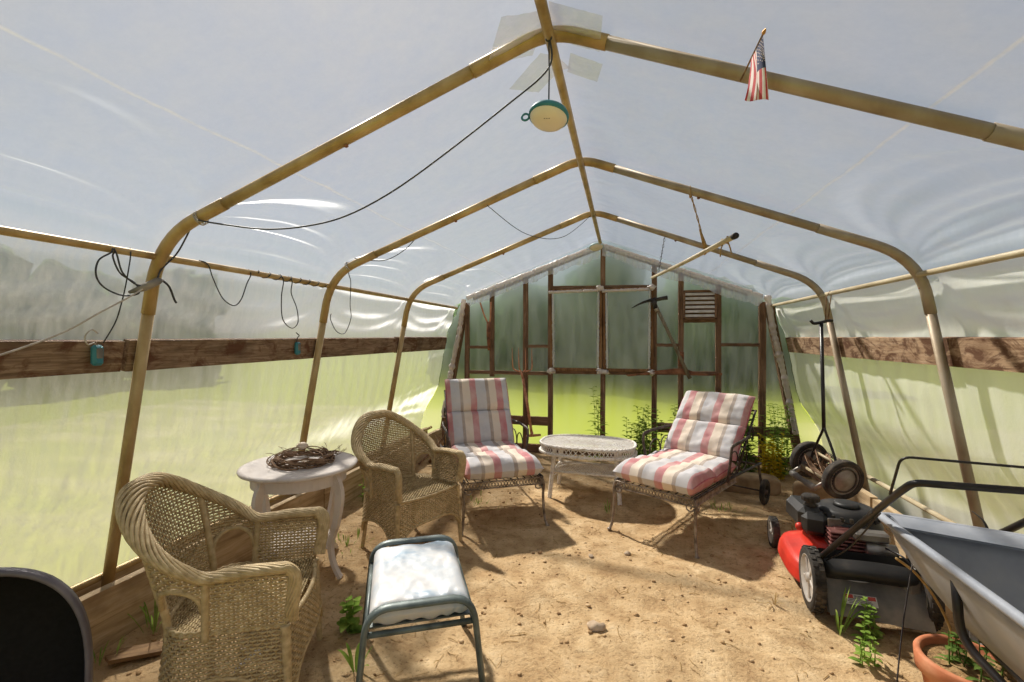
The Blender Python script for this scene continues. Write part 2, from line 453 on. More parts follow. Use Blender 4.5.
# arc positions of the two eaves
def arc_of(z, left):
    best = None
    for k in range(4000):
        s = FL[-1] * k / 3999; p, _ = film_at(s)
        if (p.x < -.25) == left:
            d = abs(p.z - z)
            if best is None or d < best[0]: best = (d, s)
    return best[1]
SL, SR = arc_of(1.715, True), arc_of(1.695, False)
SAPEX = min((abs(film_at(FL[-1] * k / 3999)[0].x + .255), FL[-1] * k / 3999) for k in range(4000))[1]
RIBS_ALL = [-.84, .41] + RIBY + [5.42]
def film_disp(s, y):
    """how far the sheet bellies outwards between the pipes, with its swags and creases"""
    t, bay = 0, 0
    for i in range(len(RIBS_ALL) - 1):
        if RIBS_ALL[i] <= y <= RIBS_ALL[i + 1]:
            t = (y - RIBS_ALL[i]) / (RIBS_ALL[i + 1] - RIBS_ALL[i]); bay = i
    sw = (4 * t * (1 - t)) ** .7
    left = s < SAPEX
    e = (s - SL) if left else (SR - s)              # >0 on the roof, <0 on the wall
    d = 0
    sd = bay * 7.3 + (0 if left else 50)
    env = math.exp(-max(0, e - .35) / .25) if e > 0 else math.exp(e / .28)
    for k in range(5):                              # swags that hang from pipe to pipe near the eave
        a = noise.noise(Vector((k * 1.7, sd, 0)))
        pos = .06 + k * .035 + (.05 + .085 * k + .05 * a) * sw
        wd = .018 + .014 * k * sw + .008
        d += (.017 + .019 * sw) * math.exp(-((e - pos) / wd) ** 2) * (1 + .5 * a)
    for k in range(3):
        a = noise.noise(Vector((k * 2.7, sd + 20, 0)))
        pos = -.02 - k * .06 - (.04 + .09 * k + .05 * a) * sw
        d += (.008 + .008 * sw) * math.exp(-((e - pos) / (.025 + .012 * k)) ** 2) * (1 + .6 * a)
    # creases that run out of each bend down the wall
    for k in range(4):
        a = noise.noise(Vector((k * 3.1, sd + 40, 0)))
        for q, tt in ((0, t), (1, 1 - t)):
            u = tt * 1.25 - (.06 + .12 * k + .06 * a + q * .03) * max(0, -e) / .5
            if e < 0: d += .010 * math.exp(-(u / (.014 + .02 * max(0, -e))) ** 2) * math.exp(e / .35)
    p = Vector((s * 1.0, y * .6, sd * 0))
    d += .012 * fbm(p * 1.6, 3) * (.3 + sw)
    d += .006 * fbm(Vector((s * 9, y * 1.2, 3.3)), 3) * env
    if e < -.35: d += .009 * fbm(Vector((s * .8, y * 9, 1.7)), 3)        # hanging pleats of the lower wall
    k = sstep(4.2, 5.4, y)                                                  # gathered towards the end wall
    if k > 0: d += .018 * k * noise.noise(Vector((s * 11 + 4 * (5.5 - y) * noise.noise(Vector((s * 1.5, 0, 9))), y * .7, 5)))
    d *= .55 + .45 * sw
    d += .13 * sstep(.95, 1.45, -e) + .045 * sstep(.15, .33, -e)        # the skirt runs outside the base boards
    g = abs(s - SAPEX); d += .006 * NZ(Vector((s * 3, y * 14, 2.2))) * math.exp(-((g - .09) / .09) ** 2)   # puckers beside the ridge
    return max(d, -.02)
def film_sheet(name, s0, s1, ns, mat, label):
    b = MB()
    def fn(u, v):
        y = -1.2 + (BACKY + .04 + 1.2) * u; s = s0 + (s1 - s0) * v
        p, n = film_at(s); return (p + n * (film_disp(s, y) + .004)) + Vector((0, y, 0))
    b.grid(300, ns, fn)
    return tag(b.build(name, mat), label, 'plastic sheet', kind='structure')
film_sheet('wall_left', 0, SL, 80, M['wall_film'], 'left wall of clear hazy plastic sheet')
film_sheet('ceiling', SL, SR, 240, M['roof_film'], 'plastic sheet roof')
film_sheet('wall_right', SR, FL[-1], 80, M['wall_film_right'], 'right wall of clear hazy plastic sheet')
def roof_z(x, off=.03):
    """height of the rafter line above x"""
    for i in range(1, len(PROF)):
        a, c = PROF[i - 1], PROF[i]
        lo, hi = min(a.x, c.x), max(a.x, c.x)
        if lo <= x <= hi and hi - lo > 1e-6:
            return a.z + (c.z - a.z) * (x - a.x) / (c.x - a.x) + off
    return .1
def film_edge_x(z, left):
    lo, hi = (0, SL) if left else (SR, FL[-1])
    best = None
    for k in range(161):
        s = lo + (hi - lo) * k / 160; p, n = film_at(s); p = p + n * film_disp(s, BACKY + .04)
        if best is None or abs(p.z - z) < best[0]: best = (abs(p.z - z), p.x)
    return best[1]
b = MB()
ZA = 2.475
_edges = []
for k in range(81):
    z = -.02 + (ZA + .02) * k / 80
    if z <= 1.62: _edges.append((film_edge_x(z, True), film_edge_x(z, False), z))
    else:
        xs = [x_ * .01 for x_ in range(-235, 190) if roof_z(x_ * .01, .055) >= z and -2.29 < x_ * .01 < 1.82]
        _edges.append((min(xs) if xs else -.255, max(xs) if xs else -.255, z))
def endf(u, v):
    k = min(80, int(round(v * 80))); a, c, z = _edges[k]; x = a + (c - a) * u
    return (x, BACKY + .05 + .012 * fbm(Vector((x * 1.5, 0, z * 1.2)), 3), z)
b.grid(120, 81, endf)
tag(b.build('wall_back', M['end_film']), 'end wall of clear plastic sheet', 'plastic sheet', kind='structure')

# ------------------------------------------------------------------ pipes
def rib(y, label, seed):
    o = thing('pipe_arch', label, 'pipe frame', (0, y, 0), 0, 'bent pipe arches that carry the plastic roof')
    iL = 9; n = len(PROF)
    jit = lambda p: p
    def part(nm, pts, r, mat): 
        b = MB(); b.tube(pts, r, 14); return b.build(nm, mat, o)
    P = PROF
    part('leg', [P[0], P[1] + (P[0] - P[1]).normalized() * .12], .0235, M['pipe_ochre'])
    part('bend', [P[1] + (P[0] - P[1]).normalized() * .14] + P[1:10] + [P[9] + (P[10] - P[9]).normalized() * .16], .0262, M['pipe_ochre'])
    part('rafter', [P[9] + (P[10] - P[9]).normalized() * .14, P[10] + (P[9] - P[10]).normalized() * .18], .0235, M['pipe_ochre'])
    part('ridge_bend', [P[10] + (P[9] - P[10]).normalized() * .2] + P[10:19] + [P[18] + (P[19] - P[18]).normalized() * .10], .0262, M['pipe_ochre'])
    part('rafter', [P[18] + (P[19] - P[18]).normalized() * .08, P[19] + (P[18] - P[19]).normalized() * .26], .0235, M['pipe_grey'])
    part('bend', [P[19] + (P[18] - P[19]).normalized() * .28] + P[19:28] + [P[27] + (P[28] - P[27]).normalized() * .12], .0262, M['pipe_grey'])
    part('leg', [P[27] + (P[28] - P[27]).normalized() * .10, P[28]], .0235, M['pipe_grey'])
    for p, d in ((P[1] + Vector((.024, 0, .02)), (1, 0, 0)), (Vector((-.255, 0, 2.40)), (0, 0, -1)), (P[27] + Vector((-.024, 0, .02)), (-1, 0, 0)), ((P[9] + P[10]) / 2 + Vector((.008, 0, -.022)), (.35, 0, -1)), ((P[18] * .6 + P[19] * .4) + Vector((-.008, 0, -.022)), (-.35, 0, -1))):
        b = MB(); b.lathe([(0, 0), (.009, 0), (.009, .006), (.005, .009), (0, .009)], p, 8, align(d), False); b.build('bolt', M['rust'], o)
    return o
rib(RIBY[0], 'nearest bent pipe arch, with the flag and round lamp hanging from it', 1)
rib(RIBY[1], 'middle bent pipe arch, second from the camera', 2)
rib(RIBY[2], 'farthest bent pipe arch, between the middle arch and the end wall', 3)
b = MB(); b.tube([(-2.0, -1.1, 1.712), (-2.0, 1.2, 1.712), (-2.0, 3.3, 1.717), (-2.0, 5.46, 1.714)], .0155, 12)
tag(b.build('side_rail_pipe', M['pipe_ochre']), 'long tan pipe rail along the left wall, black wires looped on it', 'pipe')
b = MB(); b.tube([(1.505, -1.1, 1.685), (1.505, 3, 1.688), (1.505, 5.46, 1.686)], .0155, 12)
tag(b.build('side_rail_pipe', M['pipe_cream']), 'long cream pipe rail along the right wall', 'pipe')
b = MB(); b.tube([(-.255, -1.1, 2.40), (-.252, 1.66, 2.405), (-.255, 5.46, 2.40)], .019, 12)
tag(b.build('ridge_pipe', M['pipe_ochre']), 'straight tan pipe along the ridge under the roof', 'pipe')
b = MB(); b.tube([(-2.315, -.4, .262), (-2.318, 1.66, .268), (-2.31, 3.5, .255), (-2.31, 5.4, .25)], .0165, 10)
tag(b.build('base_pipe', M['pipe_ochre']), 'low tan pipe behind the wicker armchairs along the left wall', 'pipe')
b = MB(); b.tube([(1.855, -.4, .275), (1.86, 2.8, .275), (1.85, 5.4, .265)], .0165, 10)
tag(b.build('base_pipe', M['pipe_cream']), 'low cream pipe behind the red mower along the right wall', 'pipe')

# ------------------------------------------------------------------ boards
def plank(name, p0, p1, hgt, th, mat, label, lean=0, seg=24, wob=.006, cat='board'):
    """a weathered board whose long axis runs p0 -> p1"""
    p0, p1 = Vector(p0), Vector(p1); d = (p1 - p0); ax = d.normalized()
    up = Vector((0, 0, 1)); sd = ax.cross(up).normalized(); up = (up * math.cos(lean) + sd * math.sin(lean)); sd = ax.cross(up).normalized()
    b = MB(); vs = []; fs = []
    for i in range(seg + 1):
        c = p0 + d * (i / seg)
        q = wob * NZ(Vector((i * .35, p0.x, 2))); q2 = wob * .6 * NZ(Vector((i * .8, p0.x, 7)))
        for (a, e) in ((-1, -1), (1, -1), (1, 1), (-1, 1)):
            vs.append(c + sd * (a * th / 2 + q) + up * (e * (hgt / 2) + q2 * (1 if e > 0 else -.6)))
    for i in range(seg):
        for k in range(4):
            l = (k + 1) % 4; fs.append((i * 4 + k, i * 4 + l, i * 4 + 4 + l, i * 4 + 4 + k))
    fs += [(3, 2, 1, 0), tuple(seg * 4 + k for k in range(4))]
    b.add(vs, fs, False)
    return tag(b.build(name, mat), label, cat)
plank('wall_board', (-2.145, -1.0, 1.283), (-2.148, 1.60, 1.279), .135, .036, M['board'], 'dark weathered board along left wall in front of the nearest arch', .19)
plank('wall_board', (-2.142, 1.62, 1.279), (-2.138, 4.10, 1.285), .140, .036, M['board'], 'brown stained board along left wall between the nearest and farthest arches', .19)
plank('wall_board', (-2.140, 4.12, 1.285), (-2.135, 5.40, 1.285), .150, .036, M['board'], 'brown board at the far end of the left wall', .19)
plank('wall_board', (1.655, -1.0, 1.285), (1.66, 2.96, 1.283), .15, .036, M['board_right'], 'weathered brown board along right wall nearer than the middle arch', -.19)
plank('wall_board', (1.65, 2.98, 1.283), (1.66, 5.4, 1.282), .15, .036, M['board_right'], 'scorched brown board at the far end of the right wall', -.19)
plank('base_board', (-2.215, -.3, .13), (-2.215, 3.1, .12), .27, .042, M['sill'], 'wide sandy base board on edge behind the nearest wicker armchair', 0)
plank('base_board', (-2.215, 3.12, .115), (-2.20, 5.42, .11), .25, .042, M['sill'], 'sandy base board on edge behind the farther wicker armchair', 0)
plank('base_board', (-2.375, -.3, .12), (-2.375, 5.42, .11), .26, .036, M['sill'], 'outer base board outside the tan base pipe', -.15)
plank('base_board', (1.68, .4, .06), (1.68, 3.5, .06), .14, .09, M['sill'], 'low timber on the ground behind the red mower', 0)
plank('base_board', (1.765, .4, .14), (1.765, 3.9, .13), .12, .045, M['sill'], 'upper timber under the cream base pipe', 0)
plank('base_board', (1.76, 3.92, .10), (1.76, 5.4, .10), .20, .05, M['sill'], 'base board at the far end of the right wall', 0)

# ------------------------------------------------------------------ timber end wall
ew = thing('end_wall_frame', 'brown timber stud frame of the far end wall', 'timber frame', (0, BACKY, 0))
def stick(name, x0, z0, x1, z1, wd, dp=.05, y=0, mat=None, parent=ew):
    a, c = Vector((x0, y, z0)), Vector((x1, y, z1)); d = c - a
    b = MB(); vs = []; fs = []; n = 10; ax = d.normalized(); sd = Vector((ax.z, 0, -ax.x))
    for i in range(n + 1):
        q = .004 * NZ(Vector((i * .7, x0 * 3, z0)))
        p = a + d * (i / n)
        for (s_, e) in ((-1, -1), (1, -1), (1, 1), (-1, 1)): vs.append(p + sd * (s_ * wd / 2 + q) + Vector((0, e * dp / 2, 0)))
    for i in range(n):
        for k in range(4):
            l = (k + 1) % 4; fs.append((i * 4 + k, i * 4 + l, i * 4 + 4 + l, i * 4 + 4 + k))
    fs += [(3, 2, 1, 0), tuple(n * 4 + k for k in range(4))]
    b.add(vs, fs, False)
    return b.build(name, mat or (M['stud'] if abs(d.z) > abs(d.x) else M['rail_wood']), parent)
for x, z0, wd in ((-1.88, .0, .05), (-1.561, .88, .05), (-1.145, .0, .055), (-.846, .0, .055), (-.238, .0, .055), (.327, .0, .055), (.61, .44, .055), (.996, .5, .055), (1.432, 0, .065)):
    stick('stud', x, z0, x + .004, roof_z(x, -.05), wd)
stick('corner_post', -2.225, .0, -1.915, 1.70, .075, .07); stick('corner_post', 1.80, .0, 1.50, 1.70, .075, .07)
for x0, z0, x1, z1, wd in ((-.87, 1.935, .33, 1.92, .05), (-.87, .955, .327, .955, .05), (.327, .957, .996, .965, .04), (-1.88, 1.236, -1.561, 1.236, .035), (-1.88, .93, -.846, .93, .04),
        (-1.145, 1.25, -.846, 1.25, .035), (-1.40, .365, -.846, .365, .10), (.327, .35, 1.75, .35, .10), (.327, 1.27, .61, 1.27, .035), (.996, 1.275, 1.432, 1.275, .035), (.61, 1.535, .996, 1.535, .035),
        (-2.2, .04, 1.8, .04, .09)):
    stick('crossbar', x0, z0, x1, z1, wd, .045)
for sgn in (0, 1):
    P0 = PROF[9] if sgn == 0 else PROF[19]; P1 = PROF[10] if sgn == 0 else PROF[18]
    stick('rafter', P0.x, P0.z - .03, P1.x + (.1 if sgn == 0 else -.1), P1.z - .01, .06, .05)
# plastic gathered and stapled over the end rafters
def lump(pts, r, name, mat, parent, seed, n=10, rip=.35, fq=30):
    b = MB(); P = []; rr = []
    for i in range(len(pts) - 1):
        a, c = Vector(pts[i]), Vector(pts[i + 1]); m = max(2, int((c - a).length / .012))
        for k in range(m):
            P.append(a.lerp(c, k / m))
    P.append(Vector(pts[-1]))
    for i, p in enumerate(P):
        rr.append(r * (1 + rip * NZ(Vector((i * .012 * fq, seed, 0))) + .3 * NZ(Vector((i * .012 * fq * .2, seed, 4)))))
    b.tube(P, rr, n); return b.build(name, mat, parent)
gf = thing('gable_plastic', 'crumpled strip of clear plastic gathered along the end wall rafters', 'plastic sheet', (0, BACKY - .06, 0))
for sg in (0, 1):
    a = Vector((-1.86, 0, 1.835)) if sg == 0 else Vector((1.42, 0, 1.79)); c = Vector((-.27, 0, 2.405)); 
    if sg: c.x = -.24
    lump([a, c], .026, 'gathered_roll', M['ribbed_film'], gf, 5 + sg, 10, .5, 45)
    b = MB()
    def fr(u, v):
        p = a.lerp(c, u); h = (.13 + .05 * NZ(Vector((u * 6, sg, 1))) + .02 * NZ(Vector((u * 30, sg, 1)))) * (1 if u > .03 else .4 + 20 * u)
        ruf = .03 * NZ(Vector((u * 38, v * .8 + sg * 9, 2))) * (.25 + v)
        return p + Vector((.01 * NZ(Vector((u * 50, v, 3))), -.03 - .02 * v + ruf, -h * v))
    b.grid(170, 10, fr); b.build('hanging_strip', M['loose_film'], gf)
for sg, x, z in ((0, -1.90, 1.72), (1, 1.47, 1.70)):
    lump([(x, 0, z + .1), (x + (.05 if sg else -.05), 0, z - .25), (x + (.16 if sg else -.16), .0, z - .75), (x + (.27 if sg else -.27), .0, z - 1.35)], .03, 'gathered_edge', M['ribbed_film'], gf, 11 + sg, 8, .6, 20)
# the double window: two sashes with plastic wrapped on their edges
for nm, x0, x1 in (('window_1', -.825, -.262), ('window_2', -.214, .300)):
    wn = bpy.data.objects.new(nm, None); COL.objects.link(wn); wn.location = (0, BACKY - .045, 0)
    tag(wn, 'plastic covered window sash in the end wall', 'window', kind='structure')
    z0, z1 = .985, 1.90
    b = MB()
    for c, d in ((((x0 + x1) / 2, 0, z0), (x1 - x0, .03, .035)), (((x0 + x1) / 2, 0, z1), (x1 - x0, .03, .035)), ((x0, 0, (z0 + z1) / 2), (.035, .03, z1 - z0)), ((x1, 0, (z0 + z1) / 2), (.035, .03, z1 - z0))):
        b.box(c, d, None, .004)
    b.build('sash_frame', M['corner_wood'], wn)
    b = MB(); b.grid(30, 40, lambda u, v: (x0 + (x1 - x0) * u, .012 + .006 * fbm(Vector((u * 3, v * 4, x0)), 3), z0 + (z1 - z0) * v)); b.build('plastic_pane', M['end_film'], wn)
    lump([(x0 - .03, -.03, z1 - .02), (x1 - .02, -.03, z1 - .01)], .017, 'plastic_edging', M['ribbed_film'], wn, 21, 8, .5, 40)
    lump([(x0 + .02, -.025, z1 - .02), (x0 + .03, -.025, z0 + .02)], .014, 'plastic_edging', M['loose_film'], wn, 22, 8, .6, 30)
    lump([(x1 - .02, -.025, z1 - .02), (x1 - .03, -.025, z0 + .02)], .014, 'plastic_edging', M['loose_film'], wn, 23, 8, .6, 30)
    for (px, pz) in ((x0, z0 - .02), (x1, z0 - .02), (x1, z1 + .01)):
        b = MB(); b.sphere((px, -.035, pz), .034, 12, 8, (1.3, .6, .9), None, .8, px * 7); b.build('plastic_bunch', M['ribbed_film'], wn)
# ------------------------------------------------------------------ wicker armchairs
def mat_wicker(name, dark, mid, light, sc=40):
    t = NT(name); v = t.coord()
    a = t.noise(v, sc, 4); b_ = t.noise(v, 3, 4)
    c = t.ramp(a, [(.28, dark), (.5, mid), (.72, light)])
    c = t.mix(t.ramp(b_, [(.4, K4(0)), (.7, K4(.35))]), c, light)
    t.bsdf(c, .62, 0, t.bump(t.noise(v, 260, 2), .25, .002), .3); return t.m
M['wicker'] = mat_wicker('wicker', srgb(160, 138, 100), srgb(190, 166, 124), srgb(212, 190, 148))
M['white_wicker'] = mat_wicker('white_wicker', srgb(206, 192, 176), srgb(242, 236, 226), srgb(250, 247, 242))
M['seat_wicker'] = mat_wicker('seat_wicker', srgb(112, 92, 60), srgb(168, 144, 100), srgb(206, 184, 138))

class Plan:
    """closed outline of the chair body at seat height: straight sides, half-ellipse back, straight front; s in [0, L)"""
    def __init__(s, hw=.245, yf=.25, y0=-.03, yb=-.175):
        pts = []
        n = 40
        for k in range(n + 1): pts.append((hw, yf + (y0 - yf) * k / n - .0))
        for k in range(1, 121):
            a = PI * k / 121
            pts.append((hw * math.copysign(abs(math.cos(a)) ** .85, math.cos(a)), y0 + (yb - y0) * math.sin(a) ** .85))
        for k in range(n + 1): pts.append((-hw, y0 + (yf - y0) * k / n))
        for k in range(1, 60):
            u = k / 60; pts.append((-hw + 2 * hw * u, yf + .035 * math.sin(PI * u)))
        s.p = pts; s.L = [0]
        for i in range(len(pts)):
            a, c = pts[i], pts[(i + 1) % len(pts)]
            s.L.append(s.L[-1] + math.hypot(a[0] - c[0], a[1] - c[1]))
        s.T = s.L[-1]; s.nu = n
        s.sfront = s.L[2 * n + 1 + 120]           # where the front panel begins
        s.sback = s.sfront / 2
    def at(s, q):
        q %= s.T; lo, hi = 0, len(s.p)
        while hi - lo > 1:
            m = (lo + hi) // 2
            if s.L[m] <= q: lo = m
            else: hi = m
        t = (q - s.L[lo]) / max(1e-9, s.L[lo + 1] - s.L[lo])
        a, c = s.p[lo % len(s.p)], s.p[(lo + 1) % len(s.p)]
        p = Vector((a[0] + (c[0] - a[0]) * t, a[1] + (c[1] - a[1]) * t))
        def nrm(i):
            a, c = s.p[(i - 2) % len(s.p)], s.p[(i + 2) % len(s.p)]
            d = Vector((c[0] - a[0], c[1] - a[1])).normalized(); return Vector((-d.y, d.x))
        n = nrm(lo).lerp(nrm(lo + 1), t)
        # pts run right side to back to left: left-hand normal points outward
        return p, (-n if n.dot(p) < 0 else n).normalized()
def make_wicker_chair(label, hs=.375, ha=.580, hb=.815):
    o = thing('wicker_armchair', label, 'armchair', group='wicker armchairs')
    pl = Plan()
    def backness(n): return max(0.0, -n.y)
    def top(q):
        p, n = pl.at(q)
        if q > pl.sfront: return hs
        u = abs(q - pl.sback) / pl.sback          # 0 back centre .. 1 front
        return ha + (hb - ha) * (1 - sstep(.06, .62, u)) - .012 * math.exp(-((u - .62) / .12) ** 2)
    def surf(q, z, off=0):
        p, n = pl.at(q); u = abs(q - pl.sback) / pl.sback if q <= pl.sfront else 1
        bk = 1 - sstep(0.1, .75, u)
        dz = z - hs
        fl = (dz * (.08 + .20 * bk) if dz > 0 else -dz * -.02)
        if dz < 0: fl = dz * dz * 1.2 * 0 - dz * .10
        return Vector((p.x + n.x * (fl + off), p.y + n.y * (fl + off), z)), n
    zlow = .12
    corners = [pl.L[2], pl.sback - .20, pl.sback + .20, pl.sfront - .01]
    def bottom(q):
        """arched lower edge of the apron"""
        c = sorted([x % pl.T for x in corners]); c = [c[-1] - pl.T] + c + [c[0] + pl.T]
        for i in range(len(c) - 1):
            if c[i] <= q <= c[i + 1]:
                u = (q - c[i]) / (c[i + 1] - c[i])
                e = min(u, 1 - u) * (c[i + 1] - c[i])
                return zlow + .115 * (1 - math.exp(-max(0, e - .02) / .05))
        return zlow
    gaps = [pl.sback - .275, pl.sback + .275]
    def gap(q, z):
        for g in gaps:
            d = abs(q - g)
            if d < .070 and hs + .012 < z < hs + .075 + math.sqrt(max(0, .070 ** 2 - d * d)) * 1.15: return True
        return False
    # weave
    nsp = int(pl.T / .0145); nsp -= nsp % 2
    b = MB(); pitch, ht, amp = .0120, .0041, .0046
    z = zlow; row = 0
    while z < hb:
        run = []
        def flush(run):
            if len(run) < 2: return
            vs, fs = [], []
            for (q, k) in run:
                sg = 1 if (k + row) % 2 else -1
                c, n = surf(q, z, sg * amp); n3 = Vector((n.x, n.y, 0))
                for dn, dz in ((.0010, -ht), (.0034, 0), (.0010, ht), (-.0018, 0)): vs.append(c + n3 * dn + Vector((0, 0, dz * 1.25)))
            for i in range(len(run) - 1):
                for j in range(4):
                    l = (j + 1) % 4; fs.append((i * 4 + j, i * 4 + l, i * 4 + 4 + l, i * 4 + 4 + j))
            b.add(vs, fs, True)
        for k in range(nsp + 1):
            q = pl.T * k / nsp; qq = min(q, pl.T - 1e-6)
            ok = bottom(qq) <= z <= top(qq) - .004 and not gap(qq, z)
            if ok: run.append((qq, k))
            else: flush(run); run = []
        flush(run)
        z += pitch; row += 1
    for k in range(nsp):
        q = pl.T * k / nsp; seg = []
        z0, z1 = bottom(q), top(q) - .002
        m = max(2, int((z1 - z0) / .03)); pts = []
        def put(pts):
            if len(pts) > 1: b.tube(pts, .0028, 4, caps=False)
        for i in range(m + 1):
            zz = z0 + (z1 - z0) * i / m
            if gap(q, zz): put(pts); pts = []
            else: pts.append(surf(q, zz)[0])
        put(pts)
    b.build('woven_body', M['wicker'], o)
    # seat
    b = MB(); r = 0; y = -.185
    while y < .265:
        xs = []
        hwid = .242 if y > -.03 else .242 * math.sqrt(max(0, 1 - ((y + .03) / .165) ** 2))
        if y > .25: hwid *= .8
        n = int(hwid * 2 / .0125)
        if n > 1:
            vs, fs = [], []
            for k in range(n + 1):
                x = (k - n / 2) * .0125
                zz = hs + .006 + (.003 if (k + r) % 2 else -.003) - .012 * (1 - (x / .25) ** 2) * (1 - ((y) / .27) ** 2)
                for dy, dz in ((-.0055, 0), (0, .0022), (.0055, 0), (0, -.0015)): vs.append((x, y + dy, zz + dz))
            for i in range(n):
                for j in range(4):
                    l = (j + 1) % 4; fs.append((i * 4 + j, i * 4 + l, i * 4 + 4 + l, i * 4 + 4 + j))
            b.add(vs, fs, True)
        y += .0105; r += 1
    b.build('seat', M['seat_wicker'], o)
    b = MB(); pts = [Vector((pl.at(pl.T * k / 90)[0].x * .985, pl.at(pl.T * k / 90)[0].y * .985, hs)) for k in range(90)]
    b.tube(pts, .009, 6, True); b.build('seat_rim', M['wicker'], o)
    # braided rim: strands twisted round the top line, then down the arm fronts to the seat
    path = []
    N = 150
    for k in range(N + 1):
        q = pl.L[1] + (pl.sfront - 2 * pl.L[1]) * k / N
        path.append(surf(q, top(q))[0])
    def nose(e, x):
        d = 1 if x > 0 else -1
        return [Vector((e.x, e.y + .012, e.z - .003)), Vector((e.x, e.y + .030, e.z - .022)), Vector((e.x - d * .001, e.y + .034, e.z - .055)), Vector((e.x - d * .004, e.y + .028, e.z - .105)),
                Vector((e.x - d * .010, e.y + .020, e.z - .15)), Vector((e.x - d * .022, e.y + .018, e.z - .182))]
    full = list(reversed(nose(path[0], 1))) + path + nose(path[-1], -1)
    full = spline(full, 3)
    def rad(i):
        u = i / (len(full) - 1); m = min(u, 1 - u)
        return .0165 + .014 * sstep(.2, .5, m)
    b = MB(); ns = 12; fr = []
    T = [(full[min(i + 1, len(full) - 1)] - full[max(i - 1, 0)]).normalized() for i in range(len(full))]
    up = Vector((1, 0, 0))
    for i in range(len(full)):
        q, n = Vector((full[i].x, full[i].y + .05, 0)).normalized(), None
        u1 = q - T[i] * q.dot(T[i]); u1 = u1.normalized() if u1.length > .05 else up
        up = u1; fr.append((u1, T[i].cross(u1)))
    L = [0]
    for i in range(1, len(full)): L.append(L[-1] + (full[i] - full[i - 1]).length)
    for s_ in range(ns):
        for dirn in (1,):
            P = []
            for i in range(0, len(full)):
                a = 2 * PI * s_ / ns + dirn * L[i] / .21 * PI
                rr = rad(i); u1, v1 = fr[i]
                P.append(full[i] + u1 * math.cos(a) * rr * 1.25 + v1 * math.sin(a) * rr * .75)
            b.tube(P, .0066, 5, caps=False)
    b.tube(full, [rad(i) * .72 for i in range(len(full))], 8)
    b.build('braided_rim', M['wicker'], o)
    # wrapped posts and legs
    def wrapped(pts, r0, r1, name):
        P = spline(pts, 14); n = len(P); b = MB()
        b.tube(P, [(r0 + (r1 - r0) * i / (n - 1)) * (1 + .07 * (i % 2)) for i in range(n)], 9); return b.build(name, M['wicker'], o)
    for sx in (1, -1):
        q = pl.L[2]; a = surf(q, hs)[0]
        wrapped([(sx * .243, .248, hs), (sx * .250, .255, .22), (sx * .262, .265, -.01)], .017, .012, 'leg')
        p = surf(pl.sback + sx * .19, top(pl.sback + .19) - .012)[0]; p2 = surf(pl.sback + sx * .195, hs)[0]
        wrapped([p * 1.0, (p + p2) / 2 + Vector((0, .004, 0)), p2, (p2.x * 1.03, p2.y * 1.03, .2), (p2.x * 1.12, p2.y * 1.12 - .01, -.01)], .013, .012, 'leg')
        p = surf(pl.sback + sx * .36, top(pl.sback + .36) - .012)[0]; p2 = surf(pl.sback + sx * .352, hs - .02)[0]
        wrapped([p, (p + p2) / 2, p2], .0125, .0125, 'back_post')
        g = pl.sback + sx * .275; pts = []
        for k in range(13):
            a = PI * k / 12
            pts.append(surf(g + math.cos(a) * .073, hs + .075 + math.sin(a) * .084)[0])
        b = MB(); b.tube(pts, .0095, 7); b.build('arch_trim', M['wicker'], o)
        # arched trim under the apron
    for (a0, a1) in ((corners[0], corners[1]), (corners[1], corners[2]), (corners[2], corners[3]), (corners[3], pl.T + corners[0])):
        b = MB(); b.tube([surf((a0 + (a1 - a0) * k / 24) % pl.T, bottom((a0 + (a1 - a0) * k / 24) % pl.T))[0] for k in range(25)], .0075, 6); b.build('apron_trim', M['wicker'], o)
    return o
def face(o, x, y, dx, dy):
    """stand o at (x, y) with its local +y turned to (dx, dy)"""
    o.location = (x, y, 0); o.rotation_euler = (0, 0, math.atan2(dy, dx) - PI / 2)
ch1 = make_wicker_chair('tan wicker armchair nearest the camera, between the black basin and blue-grey footstool')
ch2 = copy_tree(ch1)
ch2['label'] = 'tan wicker armchair between the round white table and left striped chaise'
face(ch1, -1.455, 1.50, .905, .425)
face(ch2, -1.415, 2.86, .90, -.43)

